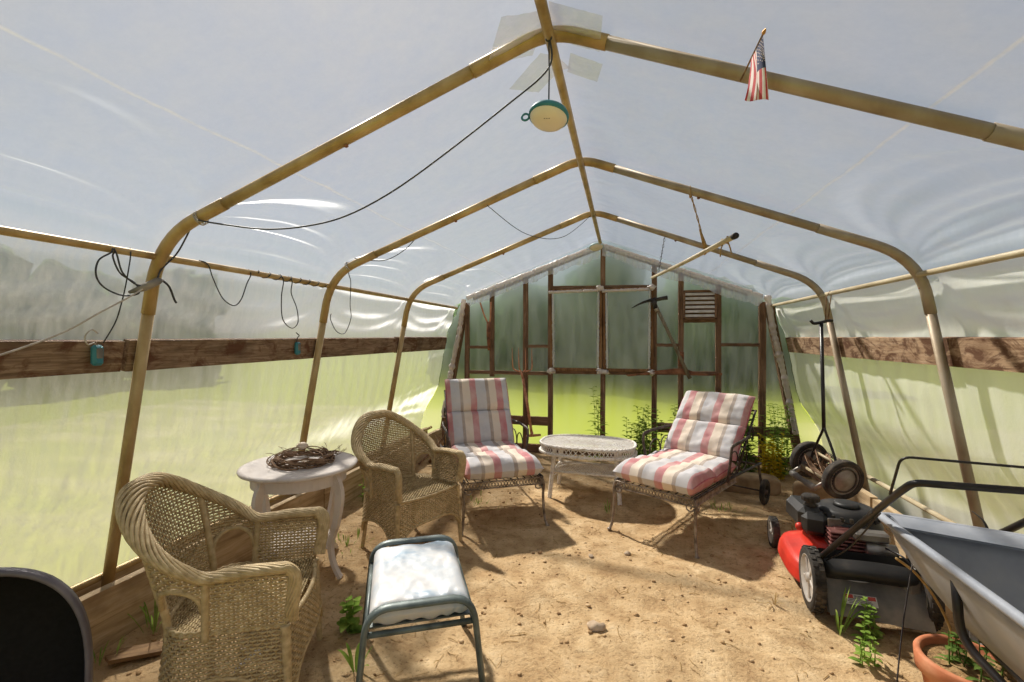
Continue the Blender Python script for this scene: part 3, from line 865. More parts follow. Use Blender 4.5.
# ------------------------------------------------------------------ round white table with the twig wreath
M['white_paint'] = mat_noise('white_paint', [srgb(150, 134, 118), srgb(214, 202, 192), srgb(228, 218, 210)], 6, .6, bump=.2, contrast=(.2, .5))
tb = thing('round_table', 'round cream table with curved legs between the two wicker armchairs', 'table', (-1.85, 2.395, 0), R(-8))
TZ = .62
b = MB(); b.lathe([(0, TZ - .026), (.305, TZ - .026), (.318, TZ - .020), (.322, TZ - .010), (.316, TZ - .002), (.30, TZ), (0, TZ)], (0, 0, 0), 56); b.build('tabletop', M['white_paint'], tb)
b = MB(); b.lathe([(.245, TZ - .10), (.258, TZ - .10), (.258, TZ - .026), (.245, TZ - .026)], (0, 0, 0), 48, None, False); b.build('apron', M['white_paint'], tb)
for k in range(4):
    a = k * PI / 2; d = Vector((math.cos(a), math.sin(a), 0)); t_ = Vector((-d.y, d.x, 0))
    ctr = spline([(.235, 0, TZ - .03), (.275, 0, TZ - .09), (.292, 0, TZ - .17), (.270, 0, TZ - .30), (.232, 0, .20), (.235, 0, .12), (.262, 0, .05), (.300, 0, .0)], 5)
    wd = [.052 - .030 * sstep(.1, .85, i / (len(ctr) - 1)) for i in range(len(ctr))]
    b = MB(); vs, fs = [], []
    for i, c in enumerate(ctr):
        tg = (ctr[min(i + 1, len(ctr) - 1)] - ctr[max(i - 1, 0)]).normalized(); nx = Vector((-tg.z, 0, tg.x))
        for sa, sb in ((-1, -1), (1, -1), (1, 1), (-1, 1)):
            p = c + nx * (sa * wd[i] * .5); vs.append(d * p.x + t_ * (sb * .013) + Vector((0, 0, p.z)))
    n = len(ctr)
    for i in range(n - 1):
        for j in range(4):
            l = (j + 1) % 4; fs.append((i * 4 + j, i * 4 + l, i * 4 + 4 + l, i * 4 + 4 + j))
    fs += [(3, 2, 1, 0), tuple((n - 1) * 4 + j for j in range(4))]
    b.add(vs, fs, False); b.build('leg', M['white_paint'], tb)
b = MB(); b.box((0, 0, .165), (.33, .33, .018), rotz(PI / 4), .004); b.build('lower_shelf', M['white_paint'], tb)
random.seed(3)
wr = MB()
for k in range(46):
    a0 = random.random() * 6.28; ln = random.uniform(1.2, 4.5); rr = random.uniform(.128, .185); zz = random.uniform(.008, .042); ph = random.random() * 6
    P = []
    m = int(ln * 9)
    for i in range(m + 1):
        a = a0 + ln * i / m
        q = rr + .016 * math.sin(a * 3 + ph) + .006 * NZ(Vector((a * 3, k, 0)))
        P.append((math.cos(a) * q, math.sin(a) * q * .98, max(.006, zz + .014 * math.cos(a * 3 + ph))))
    wr.tube(P, random.uniform(.0018, .0045), 5)
for k in range(16):
    a = random.random() * 6.28; q = .18; d = a + random.uniform(-.9, .9)
    wr.tube(spline([(math.cos(a) * q, math.sin(a) * q, .03), (math.cos(a) * q + .03 * math.cos(d), math.sin(a) * q + .03 * math.sin(d), .045), (math.cos(a) * q + .06 * math.cos(d + .5), math.sin(a) * q + .06 * math.sin(d + .5), .05 + .02 * random.random())], 3), .0014, 4)
wo_ = wr.build('twig_wreath', M['twig'], None, (-1.845, 2.425, TZ - .001)); tag(wo_, 'twisted brown twig wreath lying on the round cream table', 'wreath')
M['shell'] = mat_noise('shell', [srgb(206, 180, 150), srgb(236, 222, 200)], 20, .5, bump=.2)
b = MB(); b.sphere((0, 0, .022), .03, 14, 9, (1.3, 1.0, .72), None, .25, 4)
tag(b.build('shell', M['shell'], None, (-1.95, 2.545, TZ + .040)), 'pale shell resting on the back of the twig wreath', 'shell')
b = MB(); b.grid(8, 6, lambda u, v: ((u - .5) * .085, (v - .5) * .05, .004 + .004 * math.sin(u * 4 + v * 2))); b.grid(8, 6, lambda u, v: ((u - .5) * .085, (.5 - v) * .05, .002 + .004 * math.sin(u * 4 + (1 - v) * 2)))
po = b.build('paper_scrap', M['shell'], None, (-1.81, 2.43, TZ + .004)); po.rotation_euler = (0, 0, .5); tag(po, 'small cream scrap lying inside the twig wreath', 'paper')

# ------------------------------------------------------------------ striped chaise longues
M['iron'] = mat_noise('iron', [srgb(92, 78, 66), srgb(152, 136, 120), srgb(190, 178, 164)], 22, .6, .3, bump=.3, contrast=(.3, .75))
M['iron_dark'] = mat_noise('iron_dark', [srgb(40, 34, 30), srgb(74, 64, 56), srgb(110, 98, 88)], 22, .6, .3, bump=.3)
M['tyre'] = mat_noise('tyre', [srgb(28, 26, 24), srgb(62, 56, 50), srgb(96, 86, 74)], 14, .85, bump=.3)
PINK, GREY, BROWN, CREAM = srgb(194, 112, 120), srgb(196, 196, 202), srgb(156, 138, 126), srgb(232, 214, 194)
def mat_stripes(name, flip):
    t = NT(name)
    tc = t.n('ShaderNodeTexCoord'); sx = t.n('ShaderNodeSeparateXYZ'); t.l(tc.outputs['UV'], sx.inputs[0])
    seq = [(0, PINK), (.065, GREY), (.20, BROWN), (.245, CREAM), (.36, PINK), (.46, GREY), (.615, BROWN), (.665, CREAM), (.78, PINK), (.885, GREY), (1.02, PINK)]
    if flip:
        e = [q[0] for q in seq[1:]] + [1.1]
        seq = [(0, GREY)] + [(1 - b_, c_) for (a_, c_), b_ in reversed(list(zip(seq, e)))][1:]
        seq = [(0, GREY), (.115, PINK), (.22, CREAM), (.335, BROWN), (.385, GREY), (.54, PINK), (.64, CREAM), (.755, BROWN), (.80, GREY), (.93, PINK)]
    c = t.ramp(sx.outputs[0], [(min(.999, p), q) for p, q in seq if p < 1], 'CONSTANT')
    v = t.coord(); d = t.noise(v, 9, 5); d2 = t.noise(v, 300, 2)
    # sun-faded, with fine weave
    c = t.mix(t.ramp(d, [(.3, K4(.1)), (.7, K4(.5))]), c, srgb(228, 218, 208))
    c = t.mix(t.ramp(t.noise(v, 4, 4), [(.55, K4(0)), (.8, K4(.25))]), c, srgb(150, 136, 118))
    t.bsdf(c, .85, 0, t.bump(t.mix(.3, t.noise(v, 26, 4), d2), .35, .006), .15); return t.m
M['stripes'] = mat_stripes('stripes', False); M['stripes_flipped'] = mat_stripes('stripes_flipped', True)
M['piping'] = mat_noise('piping', [srgb(170, 84, 96), srgb(204, 122, 130)], 20, .85)
def pillow(name, parent, mat, A, B_, up, w_, th, seed, tuft=True):
    """cushion panel from edge line A (front centre) to B (back centre) across width w_, thickness th along up"""
    A, B_, up = Vector(A), Vector(B_), Vector(up); L = (B_ - A); X = Vector((1, 0, 0))
    b = MB(); nu, nv = 40, 22
    def prof(t, k=.10):                # rounded-end thickness profile
        e = min(t, 1 - t); return math.sqrt(max(0, 1 - (max(0, k - e) / k) ** 2))
    def f(sgn):
        def g(u, v):
            ku = prof(u, .09); kv = prof(v, .20)
            h = th * .5 * min(1, ku) * kv
            puff = .020 * math.sin(PI * v) ** .6 * math.sin(PI * u) ** .5
            wr_ = .010 * fbm(Vector((u * 6 + seed, v * 4, sgn)), 3) + .004 * NZ(Vector((u * 22, v * 6, seed))) * (1 - math.sin(PI * v))
            return A + L * (.0 + 1.0 * v) + X * ((u - .5) * w_) + up * (th * .5 + sgn * (h + (puff + wr_ * 1.2) * ku * kv))
        return g
    for sg in (1, -1):
        b.grid(nu, nv, f(sg) if sg > 0 else (lambda u, v: f(-1)(1 - u, v)), True, False, (lambda u, v: (u, v)) if sg > 0 else (lambda u, v: (1 - u, v)))
    o = b.build(name, mat, parent)
    for sx in (-.5, .5):               # corded edge along the sides
        pts = [A + L * (.04 + .92 * k / 12) + X * (sx * (w_ - .008)) + up * (th * .5 + .012 * math.sin(PI * k / 12)) for k in range(13)]
        p = MB(); p.tube(pts, .0045, 6); p.build('piping', M['piping'], o)
    return o
def make_chaise(label, clabel, flip, by, bz):
    """front legs at y=0, head towards +y; (by, bz): top of the backrest"""
    o = thing('chaise_longue', label, 'chaise longue', group='wrought iron chaise longues')
    c = thing('chaise_cushion', clabel, 'cushion', group='striped chaise cushions')
    hw, sz, cy_ = .285, .345, .73
    fm, dk = M['iron'], M['iron_dark']
    for sx in (1, -1):
        b = MB()
        b.tube(spline([(sx * .315, -.03, -.005), (sx * .300, -.010, .06), (sx * .292, .0, .20), (sx * .296, .0, .29), (sx * .285, .012, sz)], 5), [.010] * 21, 7)
        b.lathe([(0, -.004), (.016, -.004), (.014, .006), (0, .008)], (sx * .315, -.03, 0), 10)
        leg = b.build('front_leg', fm, o)
        for (dx, dy) in ((-sx, 0), (0, 1)):      # scroll brackets beside the leg
            b = MB(); P = []
            for k in range(22):
                a = k / 21 * 2 * PI * 1.15; q = .030 * (1 - k / 30)
                P.append((sx * .292 + dx * (.038 + q * math.cos(a + PI)), dy * (.038 + q * math.cos(a + PI)), .285 + q * math.sin(a + PI) * .9))
            P = [(sx * .292, 0, .21)] + P
            b.tube(P, .0055, 6); b.build('scroll', fm, leg)
        b = MB(); b.tube([(sx * hw, .0, sz), (sx * hw, .65, sz), (sx * hw, 1.28, sz - .02)], .010, 8); b.build('side_rail', dk, o)
        b = MB(); b.tube(spline([(sx * hw, 1.22, sz - .02), (sx * hw, 1.265, .22), (sx * .30, 1.27, .10)], 6), .010, 7); b.build('rear_leg', dk, o)
        b = MB(); Mx = roty(PI / 2)
        b.lathe([(.055, -.016), (.092, -.016), (.102, -.008), (.102, .008), (.092, .016), (.055, .016), (.055, -.016)], (sx * .318, 1.27, .102), 28, Mx)
        wh = b.build('wheel', M['tyre'], o)
        b = MB(); b.lathe([(0, -.02), (.02, -.02), (.02, .02), (0, .02)], (sx * .318, 1.27, .102), 12, Mx)
        for k in range(6):
            a = k * PI / 3; b.tube([(sx * .318, 1.27, .102), (sx * .318, 1.27 + .06 * math.cos(a), .102 + .06 * math.sin(a))], .005, 5)
        b.build('wheel_hub', dk, wh)
        # arm: post, flat bar, scroll at the front
        ap = [(sx * (hw + .02), .50, sz), (sx * (hw + .045), .485, .50), (sx * (hw + .05), .49, .575), (sx * (hw + .05), .53, .60), (sx * (hw + .045), .75, .605), (sx * (hw + .02), .95, .60), (sx * hw, 1.0, .575)]
        b = MB(); b.tube(spline(ap, 6), .0095, 7, flat=(1.0, 1.3)); arm = b.build('armrest', dk, o)
        b = MB(); P = [(sx * (hw + .02), .62 + .085 * math.cos(a), .455 + .085 * math.sin(a)) for a in [k * PI / 10 for k in range(21)]]
        b.tube(P, .005, 5); P = [(sx * (hw + .02), .80 + .085 * math.cos(a), .455 + .085 * math.sin(a)) for a in [k * PI / 10 for k in range(21)]]; b.tube(P, .005, 5)
        b.build('arm_scrollwork', dk, arm)
        d = Vector((0, by - cy_, bz - sz)); dn = d.normalized(); nb = Vector((0, dn.z, -dn.y))
        p0 = Vector((sx * (hw - .01), cy_ + .03, sz)); p1 = p0 + dn * (d.length - .05)
        b = MB(); b.tube([p0 + nb * .0, p1 + nb * .0], .009, 7); bf = b.build('back_upright', dk, o)
        b = MB(); P = []
        for k in range(20):
            a = k / 19 * 5.2; q = .05 * (1 - k / 26); P.append(p0 + dn * (.40 + .05 * math.sin(a) * (1 - k / 26)) + nb * (.05 + q * math.cos(a + 2)) + Vector((sx * .012, 0, 0)))
        b.tube(P, .0055, 6); b.build('scroll', dk, bf)
    # lattice aprons
    def lattice(p, q, name):
        p, q = Vector(p), Vector(q); n = max(6, int((q - p).length / .022)); b = MB(); z0, z1 = sz - .050, sz - .004
        for k in range(n):
            a, c_ = p.lerp(q, k / n), p.lerp(q, (k + 1) / n)
            b.tube([(a.x, a.y, z0), (c_.x, c_.y, z1)], .0028, 4, caps=False); b.tube([(a.x, a.y, z1), (c_.x, c_.y, z0)], .0028, 4, caps=False)
        for zz in (z0, z1): b.tube([(p.x, p.y, zz), (q.x, q.y, zz)], .0055, 6)
        b.build(name, fm, o)
    lattice((-hw, 0, 0), (hw, 0, 0), 'lattice_apron'); lattice((hw, .01, 0), (hw, .72, 0), 'lattice_apron'); lattice((-hw, .01, 0), (-hw, .72, 0), 'lattice_apron')
    b = MB(); b.tube([(-hw, cy_, sz), (hw, cy_, sz)], .009, 7); b.tube([(-hw, 1.22, sz - .02), (hw, 1.22, sz - .02)], .009, 7); b.tube([(-.318, 1.27, .102), (.318, 1.27, .102)], .007, 7)
    b.build('cross_bars', dk, o)
    b = MB()                                       # mesh deck the cushion lies on
    for k in range(11): x = -hw + 2 * hw * (k + .5) / 11; b.tube([(x, .0, sz), (x, cy_, sz)], .004, 5)
    b.build('seat_slats', dk, o)
    b = MB()
    for k in range(7):
        x = -hw + 2 * hw * (k + .5) / 7; b.tube([Vector((x, cy_ + .03, sz)), Vector((x, cy_ + .03, sz)) + dn * (d.length - .05)], .004, 5)
    q0 = Vector((0, cy_ + .03, sz)) + dn * (d.length - .05); b.tube([q0 + Vector((-hw, 0, 0)), q0 + Vector((hw, 0, 0))], .008, 7)
    b.build('back_slats', dk, o)
    # cushion
    m = M['stripes_flipped'] if flip else M['stripes']; th = .10
    zs = sz + .010
    pillow('seat_pad', c, m, (0, -.03, zs), (0, .36, zs), (0, 0, 1), .575, th + .015, 1); pillow('seat_pad', c, m, (0, .345, zs), (0, cy_ + .01, zs), (0, 0, 1), .572, th, 2)
    fr = Vector((0, -dn.z, dn.y))                  # out of the front of the backrest
    a0 = Vector((0, cy_ + .028, zs + .055)) + fr * .008; half = (d.length - .03) / 2
    pillow('back_pad', c, m, a0, a0 + dn * half, fr, .570, th * .9, 3); pillow('back_pad', c, m, a0 + dn * (half - .012), a0 + dn * (2 * half), fr, .568, th * .9, 4)
    return o, c
def set_chaise(pair, fl, fr):
    fl, fr = Vector(fl), Vector(fr); cx = (fl + fr) / 2; r = (fr - fl)
    for q in pair: q.location = (cx.x, cx.y, 0); q.rotation_euler = (0, 0, math.atan2(r.y, r.x))
l1 = make_chaise('left wrought iron chaise longue, back raised steeply, beside the pitchfork', 'pink and grey striped cushion on the left chaise, standing steeper', False, 1.04, .915)
set_chaise(l1, (-1.073, 3.097), (-.58, 3.376))
l2 = make_chaise('right wrought iron chaise longue, reclined lower, beside the red lawn mower', 'pink and grey striped cushion on the right chaise, leaning lower', True, 1.19, .80)
set_chaise(l2, (-.069, 3.424), (.437, 3.118))

# ------------------------------------------------------------------ oval white wicker table
ot = thing('oval_wicker_table', 'low white oval wicker table between the two striped chaises', 'table', (-.31, 4.13, 0), R(-4))
HX, HYT, OZ = .405, .275, .44
def oval(a, k=1.0, ex=.78):
    c_, s_ = math.cos(a), math.sin(a)
    return (HX * k * math.copysign(abs(c_) ** ex, c_), HYT * k * math.copysign(abs(s_) ** ex, s_))
b = MB()
n = 44; r = 0
for k in range(n):
    y = -HYT * .95 + 1.9 * HYT * k / (n - 1); w_ = HX * (1 - (abs(y) / HYT) ** 2.56) ** (1 / 2.56) if abs(y) < HYT else 0
    m = int(w_ * 2 / .014)
    if m < 2: continue
    vs, fs = [], []
    for i in range(m + 1):
        x = (i - m / 2) * .014; zz = OZ - .002 + (.0018 if (i + k) % 2 else -.0018)
        for dy, dz in ((-.0064, 0), (0, .002), (.0064, 0), (0, -.002)): vs.append((x, y + dy, zz + dz))
    for i in range(m):
        for j in range(4):
            l = (j + 1) % 4; fs.append((i * 4 + j, i * 4 + l, i * 4 + 4 + l, i * 4 + 4 + j))
    b.add(vs, fs, True)
b.build('woven_top', M['white_wicker'], ot)
b = MB()
for rr, zz, tw in ((1.0, OZ, 0), (1.012, OZ - .066, 1.5)):
    for s_ in range(3):
        b.tube([Vector((*oval(a, rr + .014 * math.cos(a * 22 + s_ * 2.1)), zz + .008 * math.sin(a * 22 + s_ * 2.1))) for a in [2 * PI * k / 180 for k in range(180)]], .0068, 5, True)
b.build('braided_rim', M['white_wicker'], ot)
b = MB()
nn = 74
for k in range(nn):
    a0, a1 = 2 * PI * k / nn, 2 * PI * (k + 1.0) / nn
    for (z0, z1) in ((OZ - .008, OZ - .060), (OZ - .060, OZ - .008)):
        b.tube([(*oval(a0, .985), z0), (*oval(a1, .985), z1)], .004, 4, caps=False)
b.build('open_skirt', M['white_wicker'], ot)
for sx in (1, -1):
    for sy in (1, -1):
        P = spline([(sx * .255, sy * .15, OZ - .02), (sx * .272, sy * .17, .22), (sx * .292, sy * .20, -.005)], 18)
        b = MB(); b.tube(P, [.0175 * (1 + .1 * (i % 2)) for i in range(len(P))], 8); b.build('leg', M['white_wicker'], ot)
        b = MB(); b.tube(spline([(sx * .28, sy * .18, .12), (sx * .25, sy * .15, .19), (sx * .18, sy * .14, .205)], 6), .006, 6); b.build('curved_brace', M['white_wicker'], ot)
b = MB()
for k in range(18):
    y = -.155 + .31 * k / 17; m = 40; vs, fs = [], []
    for i in range(m + 1):
        x = -.262 + .524 * i / m; zz = .215 + (.003 if (i + k) % 2 else -.003)
        for dy, dz in ((-.0084, 0), (0, .002), (.0084, 0), (0, -.003)): vs.append((x, y + dy, zz + dz))
    for i in range(m):
        for j in range(4):
            l = (j + 1) % 4; fs.append((i * 4 + j, i * 4 + l, i * 4 + 4 + l, i * 4 + 4 + j))
    b.add(vs, fs, True)
b.tube(fillet([(-.27, -.165, .215), (.27, -.165, .215), (.27, .165, .215), (-.27, .165, .215), (-.27, -.165, .215)], .03), .011, 7)
b.build('lower_shelf', M['white_wicker'], ot)

# ------------------------------------------------------------------ footstool
M['green_metal'] = mat_noise('green_metal', [srgb(66, 74, 72), srgb(98, 108, 106), srgb(122, 132, 130)], 12, .45, .2, bump=.1)
def mat_vinyl():
    t = NT('old_vinyl'); v = t.coord()
    a = t.noise(v, 5, 5, .6, .8); d = t.noise(v, 16, 6, .7); st = t.noise(t.coord((1, 9, 1)), 7, 5, .7, 1)
    c = t.ramp(a, [(.36, srgb(150, 172, 190)), (.48, srgb(196, 202, 208)), (.62, srgb(214, 212, 210))])
    c = t.mix(t.ramp(d, [(.68, K4(0)), (.74, K4(.8))]), c, srgb(120, 128, 130))
    c = t.mix(t.ramp(st, [(.66, K4(0)), (.74, K4(.7))]), c, srgb(130, 158, 190))
    t.bsdf(c, .45, 0, t.bump(t.noise(v, 22, 5), .25, .006), .4); return t.m
M['old_vinyl'] = mat_vinyl()
fs_ = thing('footstool', 'green-grey metal footstool with a faded pale blue cushion beside nearest armchair', 'footstool')
W2, L2, BZ = .182, .262, .432
for sy in (1, -1):
    b = MB(); pts = fillet([(-W2 - .045, sy * (L2 + .03), -.005), (-W2, sy * L2, BZ), (W2, sy * L2, BZ), (W2 + .045, sy * (L2 + .03), -.005)], .085, 8)
    b.tube(pts, .0165, 10, flat=(1.3, .7), up=(0, sy, 0)); b.build('hoop_leg', M['green_metal'], fs_)
    b = MB(); b.tube([(-W2 - .004, sy * (L2 + .004), BZ - .085), (W2 + .004, sy * (L2 + .004), BZ - .085)], .0105, 8); b.build('cross_rail', M['green_metal'], fs_)
for sx in (1, -1):
    b = MB(); b.tube([(sx * (W2 + .004), -L2, BZ - .085), (sx * (W2 + .004), L2, BZ - .085)], .0105, 8); b.build('side_rail', M['green_metal'], fs_)
b = MB()
for k in range(7): y = -.21 + .07 * k; b.box((0, y, BZ - .082), (2 * W2, .04, .006))
b.build('webbing', M['green_metal'], fs_)
b = MB()
def pad(sgn):
    def g(u, v):
        pr = lambda t, k: math.sqrt(max(0, 1 - (max(0, k - min(t, 1 - t)) / k) ** 2))
        k_ = pr(u, .13) * pr(v, .09); h = .036 * k_
        wr_ = .007 * fbm(Vector((u * 4, v * 5, sgn)), 4) + (.006 * math.sin(u * 34 + 5 * NZ(Vector((u * 4, v, 3)))) * (1 - sstep(0, .16, v)) if v < .2 else 0)
        return Vector(((u - .5) * .352, (v - .5) * .500, BZ - .078 + .038 + sgn * (h + wr_ * k_ + .006 * k_)))
    return g
b.grid(46, 60, pad(1)); b.grid(46, 60, lambda u, v: pad(-1)(1 - u, v))
fc = b.build('footstool_cushion', M['old_vinyl']); tag(fc, 'faded pale blue vinyl cushion tucked between the footstool bars', 'cushion')
for q in (fs_, fc): q.location = (-.81, 1.755, 0); q.rotation_euler = (0, 0, math.atan2(-.887, .463) + PI / 2)
# ------------------------------------------------------------------ red lawn mower
M['red_paint'] = mat_noise('red_paint', [srgb(168, 40, 28), srgb(206, 54, 38), srgb(214, 108, 84)], 5, .42, 0, bump=.08, contrast=(.3, .85))
M['black_plastic'] = mat_noise('black_plastic', [srgb(30, 30, 30), srgb(50, 48, 46), srgb(88, 80, 72)], 7, .5, 0, bump=.15, contrast=(.35, .85))
M['dusty_grey'] = mat_noise('dusty_grey', [srgb(84, 82, 78), srgb(118, 114, 108), srgb(158, 148, 134)], 6, .6, 0, bump=.15)
M['black_tube'] = mat_noise('black_tube', [srgb(24, 22, 22), srgb(50, 44, 42)], 10, .35, .1, bump=.05)
M['hub_white'] = mat_noise('hub_white', [srgb(160, 150, 140), srgb(214, 208, 200)], 10, .5, 0, bump=.1)
M['alloy'] = mat_noise('alloy', [srgb(120, 112, 104), srgb(178, 172, 164)], 12, .4, .6, bump=.1)
M['pinkish'] = mat_noise('pinkish', [srgb(120, 66, 60), srgb(166, 116, 108)], 12, .5, .2, bump=.1)
M['label_paper'] = mat_noise('label_paper', [srgb(196, 190, 184), srgb(224, 220, 214)], 20, .5)
M['label_red'] = mat_noise('label_red', [srgb(170, 60, 50), srgb(196, 90, 80)], 20, .5)
M['label_ink'] = mat_noise('label_ink', [srgb(60, 60, 60), srgb(90, 90, 90)], 20, .5)
mw = thing('lawn_mower', 'red push lawn mower with black engine in front of the right wall', 'lawn mower', (1.145, 2.63, 0), R(-5))
def wheel(parent, c, r, wd, hub_mat, axis=(1, 0, 0), tread=26, spokes=5, hubr=.72, name='wheel', plain=False):
    Mx = align(axis); c = Vector(c)
    b = MB(); q = wd / 2
    b.lathe([(r * hubr, -q * .9), (r * .93, -q), (r * .985, -q * .75), (r * .985, q * .75), (r * .93, q), (r * hubr, q * .9), (r * hubr, -q * .9)], c, 40, Mx)
    if not plain:
        for k in range(tread):
            for sg in (-1, 1):
                a = 2 * PI * (k + (.5 if sg > 0 else 0)) / tread
                rot = Mx @ Matrix.Rotation(a, 3, 'Z')
                b.box(c + rot @ Vector((r * .985, 0, sg * q * .45)), (r * .05, r * .13, q * .72), rot)
    t_ = b.build(name, M['tyre'], parent)
    b = MB()
    b.lathe([(0, -q * .45), (r * hubr * .55, -q * .45), (r * hubr * .92, -q * .3), (r * hubr, -q * .92), (r * hubr * 1.03, -q * .92), (r * hubr * 1.03, q * .92), (r * hubr, q * .92), (r * hubr * .92, q * .3), (r * hubr * .55, q * .45), (0, q * .45)], c, 36, Mx)
    for k in range(spokes):
        rot = Mx @ Matrix.Rotation(2 * PI * k / spokes, 3, 'Z')
        for sg in (-1, 1): b.box(c + rot @ Vector((r * hubr * .52, 0, sg * q * .5)), (r * hubr * .85, r * .13, q * .3), rot, .004)
    b.lathe([(0, -q * 1.0), (r * .14, -q * 1.0), (r * .18, -q * .5), (r * .18, q * .5), (r * .14, q * 1.0), (0, q * 1.0)], c, 16, Mx)
    b.build('wheel_hub', hub_mat, t_); return t_
wheel(mw, (-.225, 0, .148), .15, .055, M['hub_white']); wheel(mw, (.225, 0, .148), .15, .055, M['hub_white'])
wheel(mw, (-.262, .715, .094), .097, .045, M['hub_white']); wheel(mw, (.262, .715, .094), .097, .045, M['hub_white'])
b = MB()                                           # pressed steel deck: rounded plan, domed top
def deck(u, v):
    a = 2 * PI * u
    e = .62
    cx, sy = math.copysign(abs(math.cos(a)) ** e, math.cos(a)), math.copysign(abs(math.sin(a)) ** e, math.sin(a))
    prof = [(1.03, .055), (1.05, .068), (1.04, .09), (1.02, .118), (.97, .145), (.90, .160), (.78, .170), (.62, .190), (.55, .245), (.45, .255), (.0, .255)]
    f = v * (len(prof) - 1); i = min(int(f), len(prof) - 2); t = f - i
    k = prof[i][0] + (prof[i + 1][0] - prof[i][0]) * t; z = prof[i][1] + (prof[i + 1][1] - prof[i][1]) * t
    return Vector((cx * .262 * k - .012, .36 + sy * .305 * k, z))
b.grid(72, 31, deck, True, True); b.build('deck', M['red_paint'], mw)
b = MB()
b.grid(24, 14, lambda u, v: Vector((-.19 + .39 * u, -.045 - .055 * math.sin(PI * v) * (math.sin(PI * min(1, max(0, u))) ** .35), .185 + .10 * v - .012 * (2 * u - 1) ** 2)))
b.grid(24, 14, lambda u, v: Vector((.20 - .39 * u, .05, .185 + .10 * v)))
b.build('rear_door', M['black_plastic'], mw)
b = MB(); b.grid(20, 12, lambda u, v: Vector((-.19 + .40 * u, -.155 + .12 * v + .01 * math.sin(u * 5), .055 + .145 * v + .012 * math.sin(PI * v))))
b.grid(20, 12, lambda u, v: Vector((.21 - .40 * u, -.12 + .12 * v, .05 + .13 * v)))
b.build('rear_skirt', M['dusty_grey'], mw)
b = MB(); b.box((0, 0, 0), (.13, .002, .045)); lb = b.build('warning_label', M['label_paper'], mw, (-.055, -.113, .125)); lb.rotation_euler = (R(-40), 0, 0)
b = MB(); b.box((-.045, -.0016, .012), (.03, .002, .016)); b.box((.045, -.0016, .012), (.03, .002, .016)); b.build('label_heading', M['label_red'], lb)
b = MB()
for k in range(4): b.box((-.005, -.0016, .004 - k * .0065), (.10 - .01 * (k % 2), .0016, .0022))
for k in range(3): b.box((0, -.0016, .017 - k * .004), (.05, .0016, .0018))
b.build('label_lines', M['label_ink'], lb)
b = MB()
for sx in (-1, 1): b = MB(); b.box((sx * .205, .0, .17), (.03, .11, .15), None, .012); b.build('axle_bracket', M['dusty_grey'], mw)
b = MB(); b.box((.165, -.03, .18), (.075, .09, .12), rotz(.2), .02); b.build('corner_cover', M['dusty_grey'], mw)
eng = MB()
eng.lathe([(.10, .25), (.155, .27), (.165, .30), (.165, .335), (.15, .36), (.145, .395), (.128, .412), (0, .414)], (.035, .37, 0), 40)
eb = eng.build('engine_shroud', M['black_plastic'], mw)
for k in range(22):
    a = 2 * PI * k / 22; rot = rotz(a); b = eng2 if k else None
    if b is None: eng2 = b = MB(); b.lathe([(.130, .364), (.1535, .364), (.1535, .370), (.130, .370), (.130, .364)], (.035, .37, 0), 40)
    b.box(Vector((.035, .37, .378)) + rot @ Vector((.149, 0, 0)), (.014, .018, .026), rot, .003)
b.build('shroud_grille', M['tyre'], eb)
b = MB(); b.box((-.03, .235, .345), (.13, .012, .075), rotz(.1), .004); b.build('engine_plate', M['alloy'], mw)
b = MB(); b.lathe([(0, .414), (.065, .414), (.06, .43), (.05, .436), (0, .436)], (.035, .37, 0), 28); b.build('starter_cap', M['black_plastic'], eb)
b = MB(); b.box((-.165, .40, .345), (.13, .25, .13), rotz(.1), .03); b.box((-.14, .29, .33), (.13, .12, .12), rotz(-.2), .028); tk = b.build('fuel_tank', M['black_plastic'], mw)
b = MB(); b.lathe([(0, .41), (.034, .41), (.034, .418), (.024, .424), (.024, .436), (.042, .438), (.044, .462), (.038, .470), (0, .472)], (-.15, .33, 0), 24)
for k in range(14):
    rot = rotz(k * PI / 7); b.box(Vector((-.15, .33, .45)) + rot @ Vector((.043, 0, 0)), (.006, .009, .022), rot)
b.build('fuel_cap', M['tyre'], tk)
b = MB(); b.sphere((-.215, .285, .30), .022, 12, 8); b.build('primer_bulb', M['red_paint'], tk)
b = MB()
for k in range(6): b.box((-.02, .20, .235 + .02 * k), (.17, .11, .009), None, .003)
b.box((-.02, .23, .28), (.12, .10, .13), None, .01); b.build('cylinder_fins', M['pinkish'], mw)
b = MB(); b.lathe([(0, 0), (.036, 0), (.036, .13), (0, .13)], (.05, .145, .27), 20, roty(PI / 2)); b.box((.075, .16, .335), (.16, .07, .05), None, .012); b.build('muffler', M['alloy'], mw)
b = MB(); b.tube(spline([(.02, .20, .30), (-.06, .10, .26), (-.14, .08, .24), (-.20, .05, .20)], 6), .006, 6); b.tube(spline([(.12, .15, .29), (.16, .02, .30), (.20, -.02, .24)], 6), .005, 6); b.build('control_cable', M['black_tube'], mw)
def tl(o, p):
    """world point in the frame of a thing placed with loc + z rotation"""
    q = Vector(p) - Vector(o.location); return rotz(-o.rotation_euler[2]) @ q
hp = [(.945, 2.66, .235), (.955, 1.96, .80), (.965, 1.885, .862), (1.02, 1.855, .868), (1.36, 1.835, .868), (1.405, 1.87, .855), (1.415, 1.945, .80), (1.40, 2.62, .27)]
H3 = fillet([tl(mw, p) for p in hp], .06, 6)
b = MB(); b.tube(H3, .0125, 10); hd = b.build('handle', M['black_tube'], mw)
b = MB(); b.tube(fillet([tl(mw, p) for p in [(.945, 1.99, .785), (.935, 1.90, .945), (1.35, 1.86, .935), (1.42, 1.95, .80)]], .035, 6), .0045, 6); b.build('bail_bar', M['black_tube'], hd)
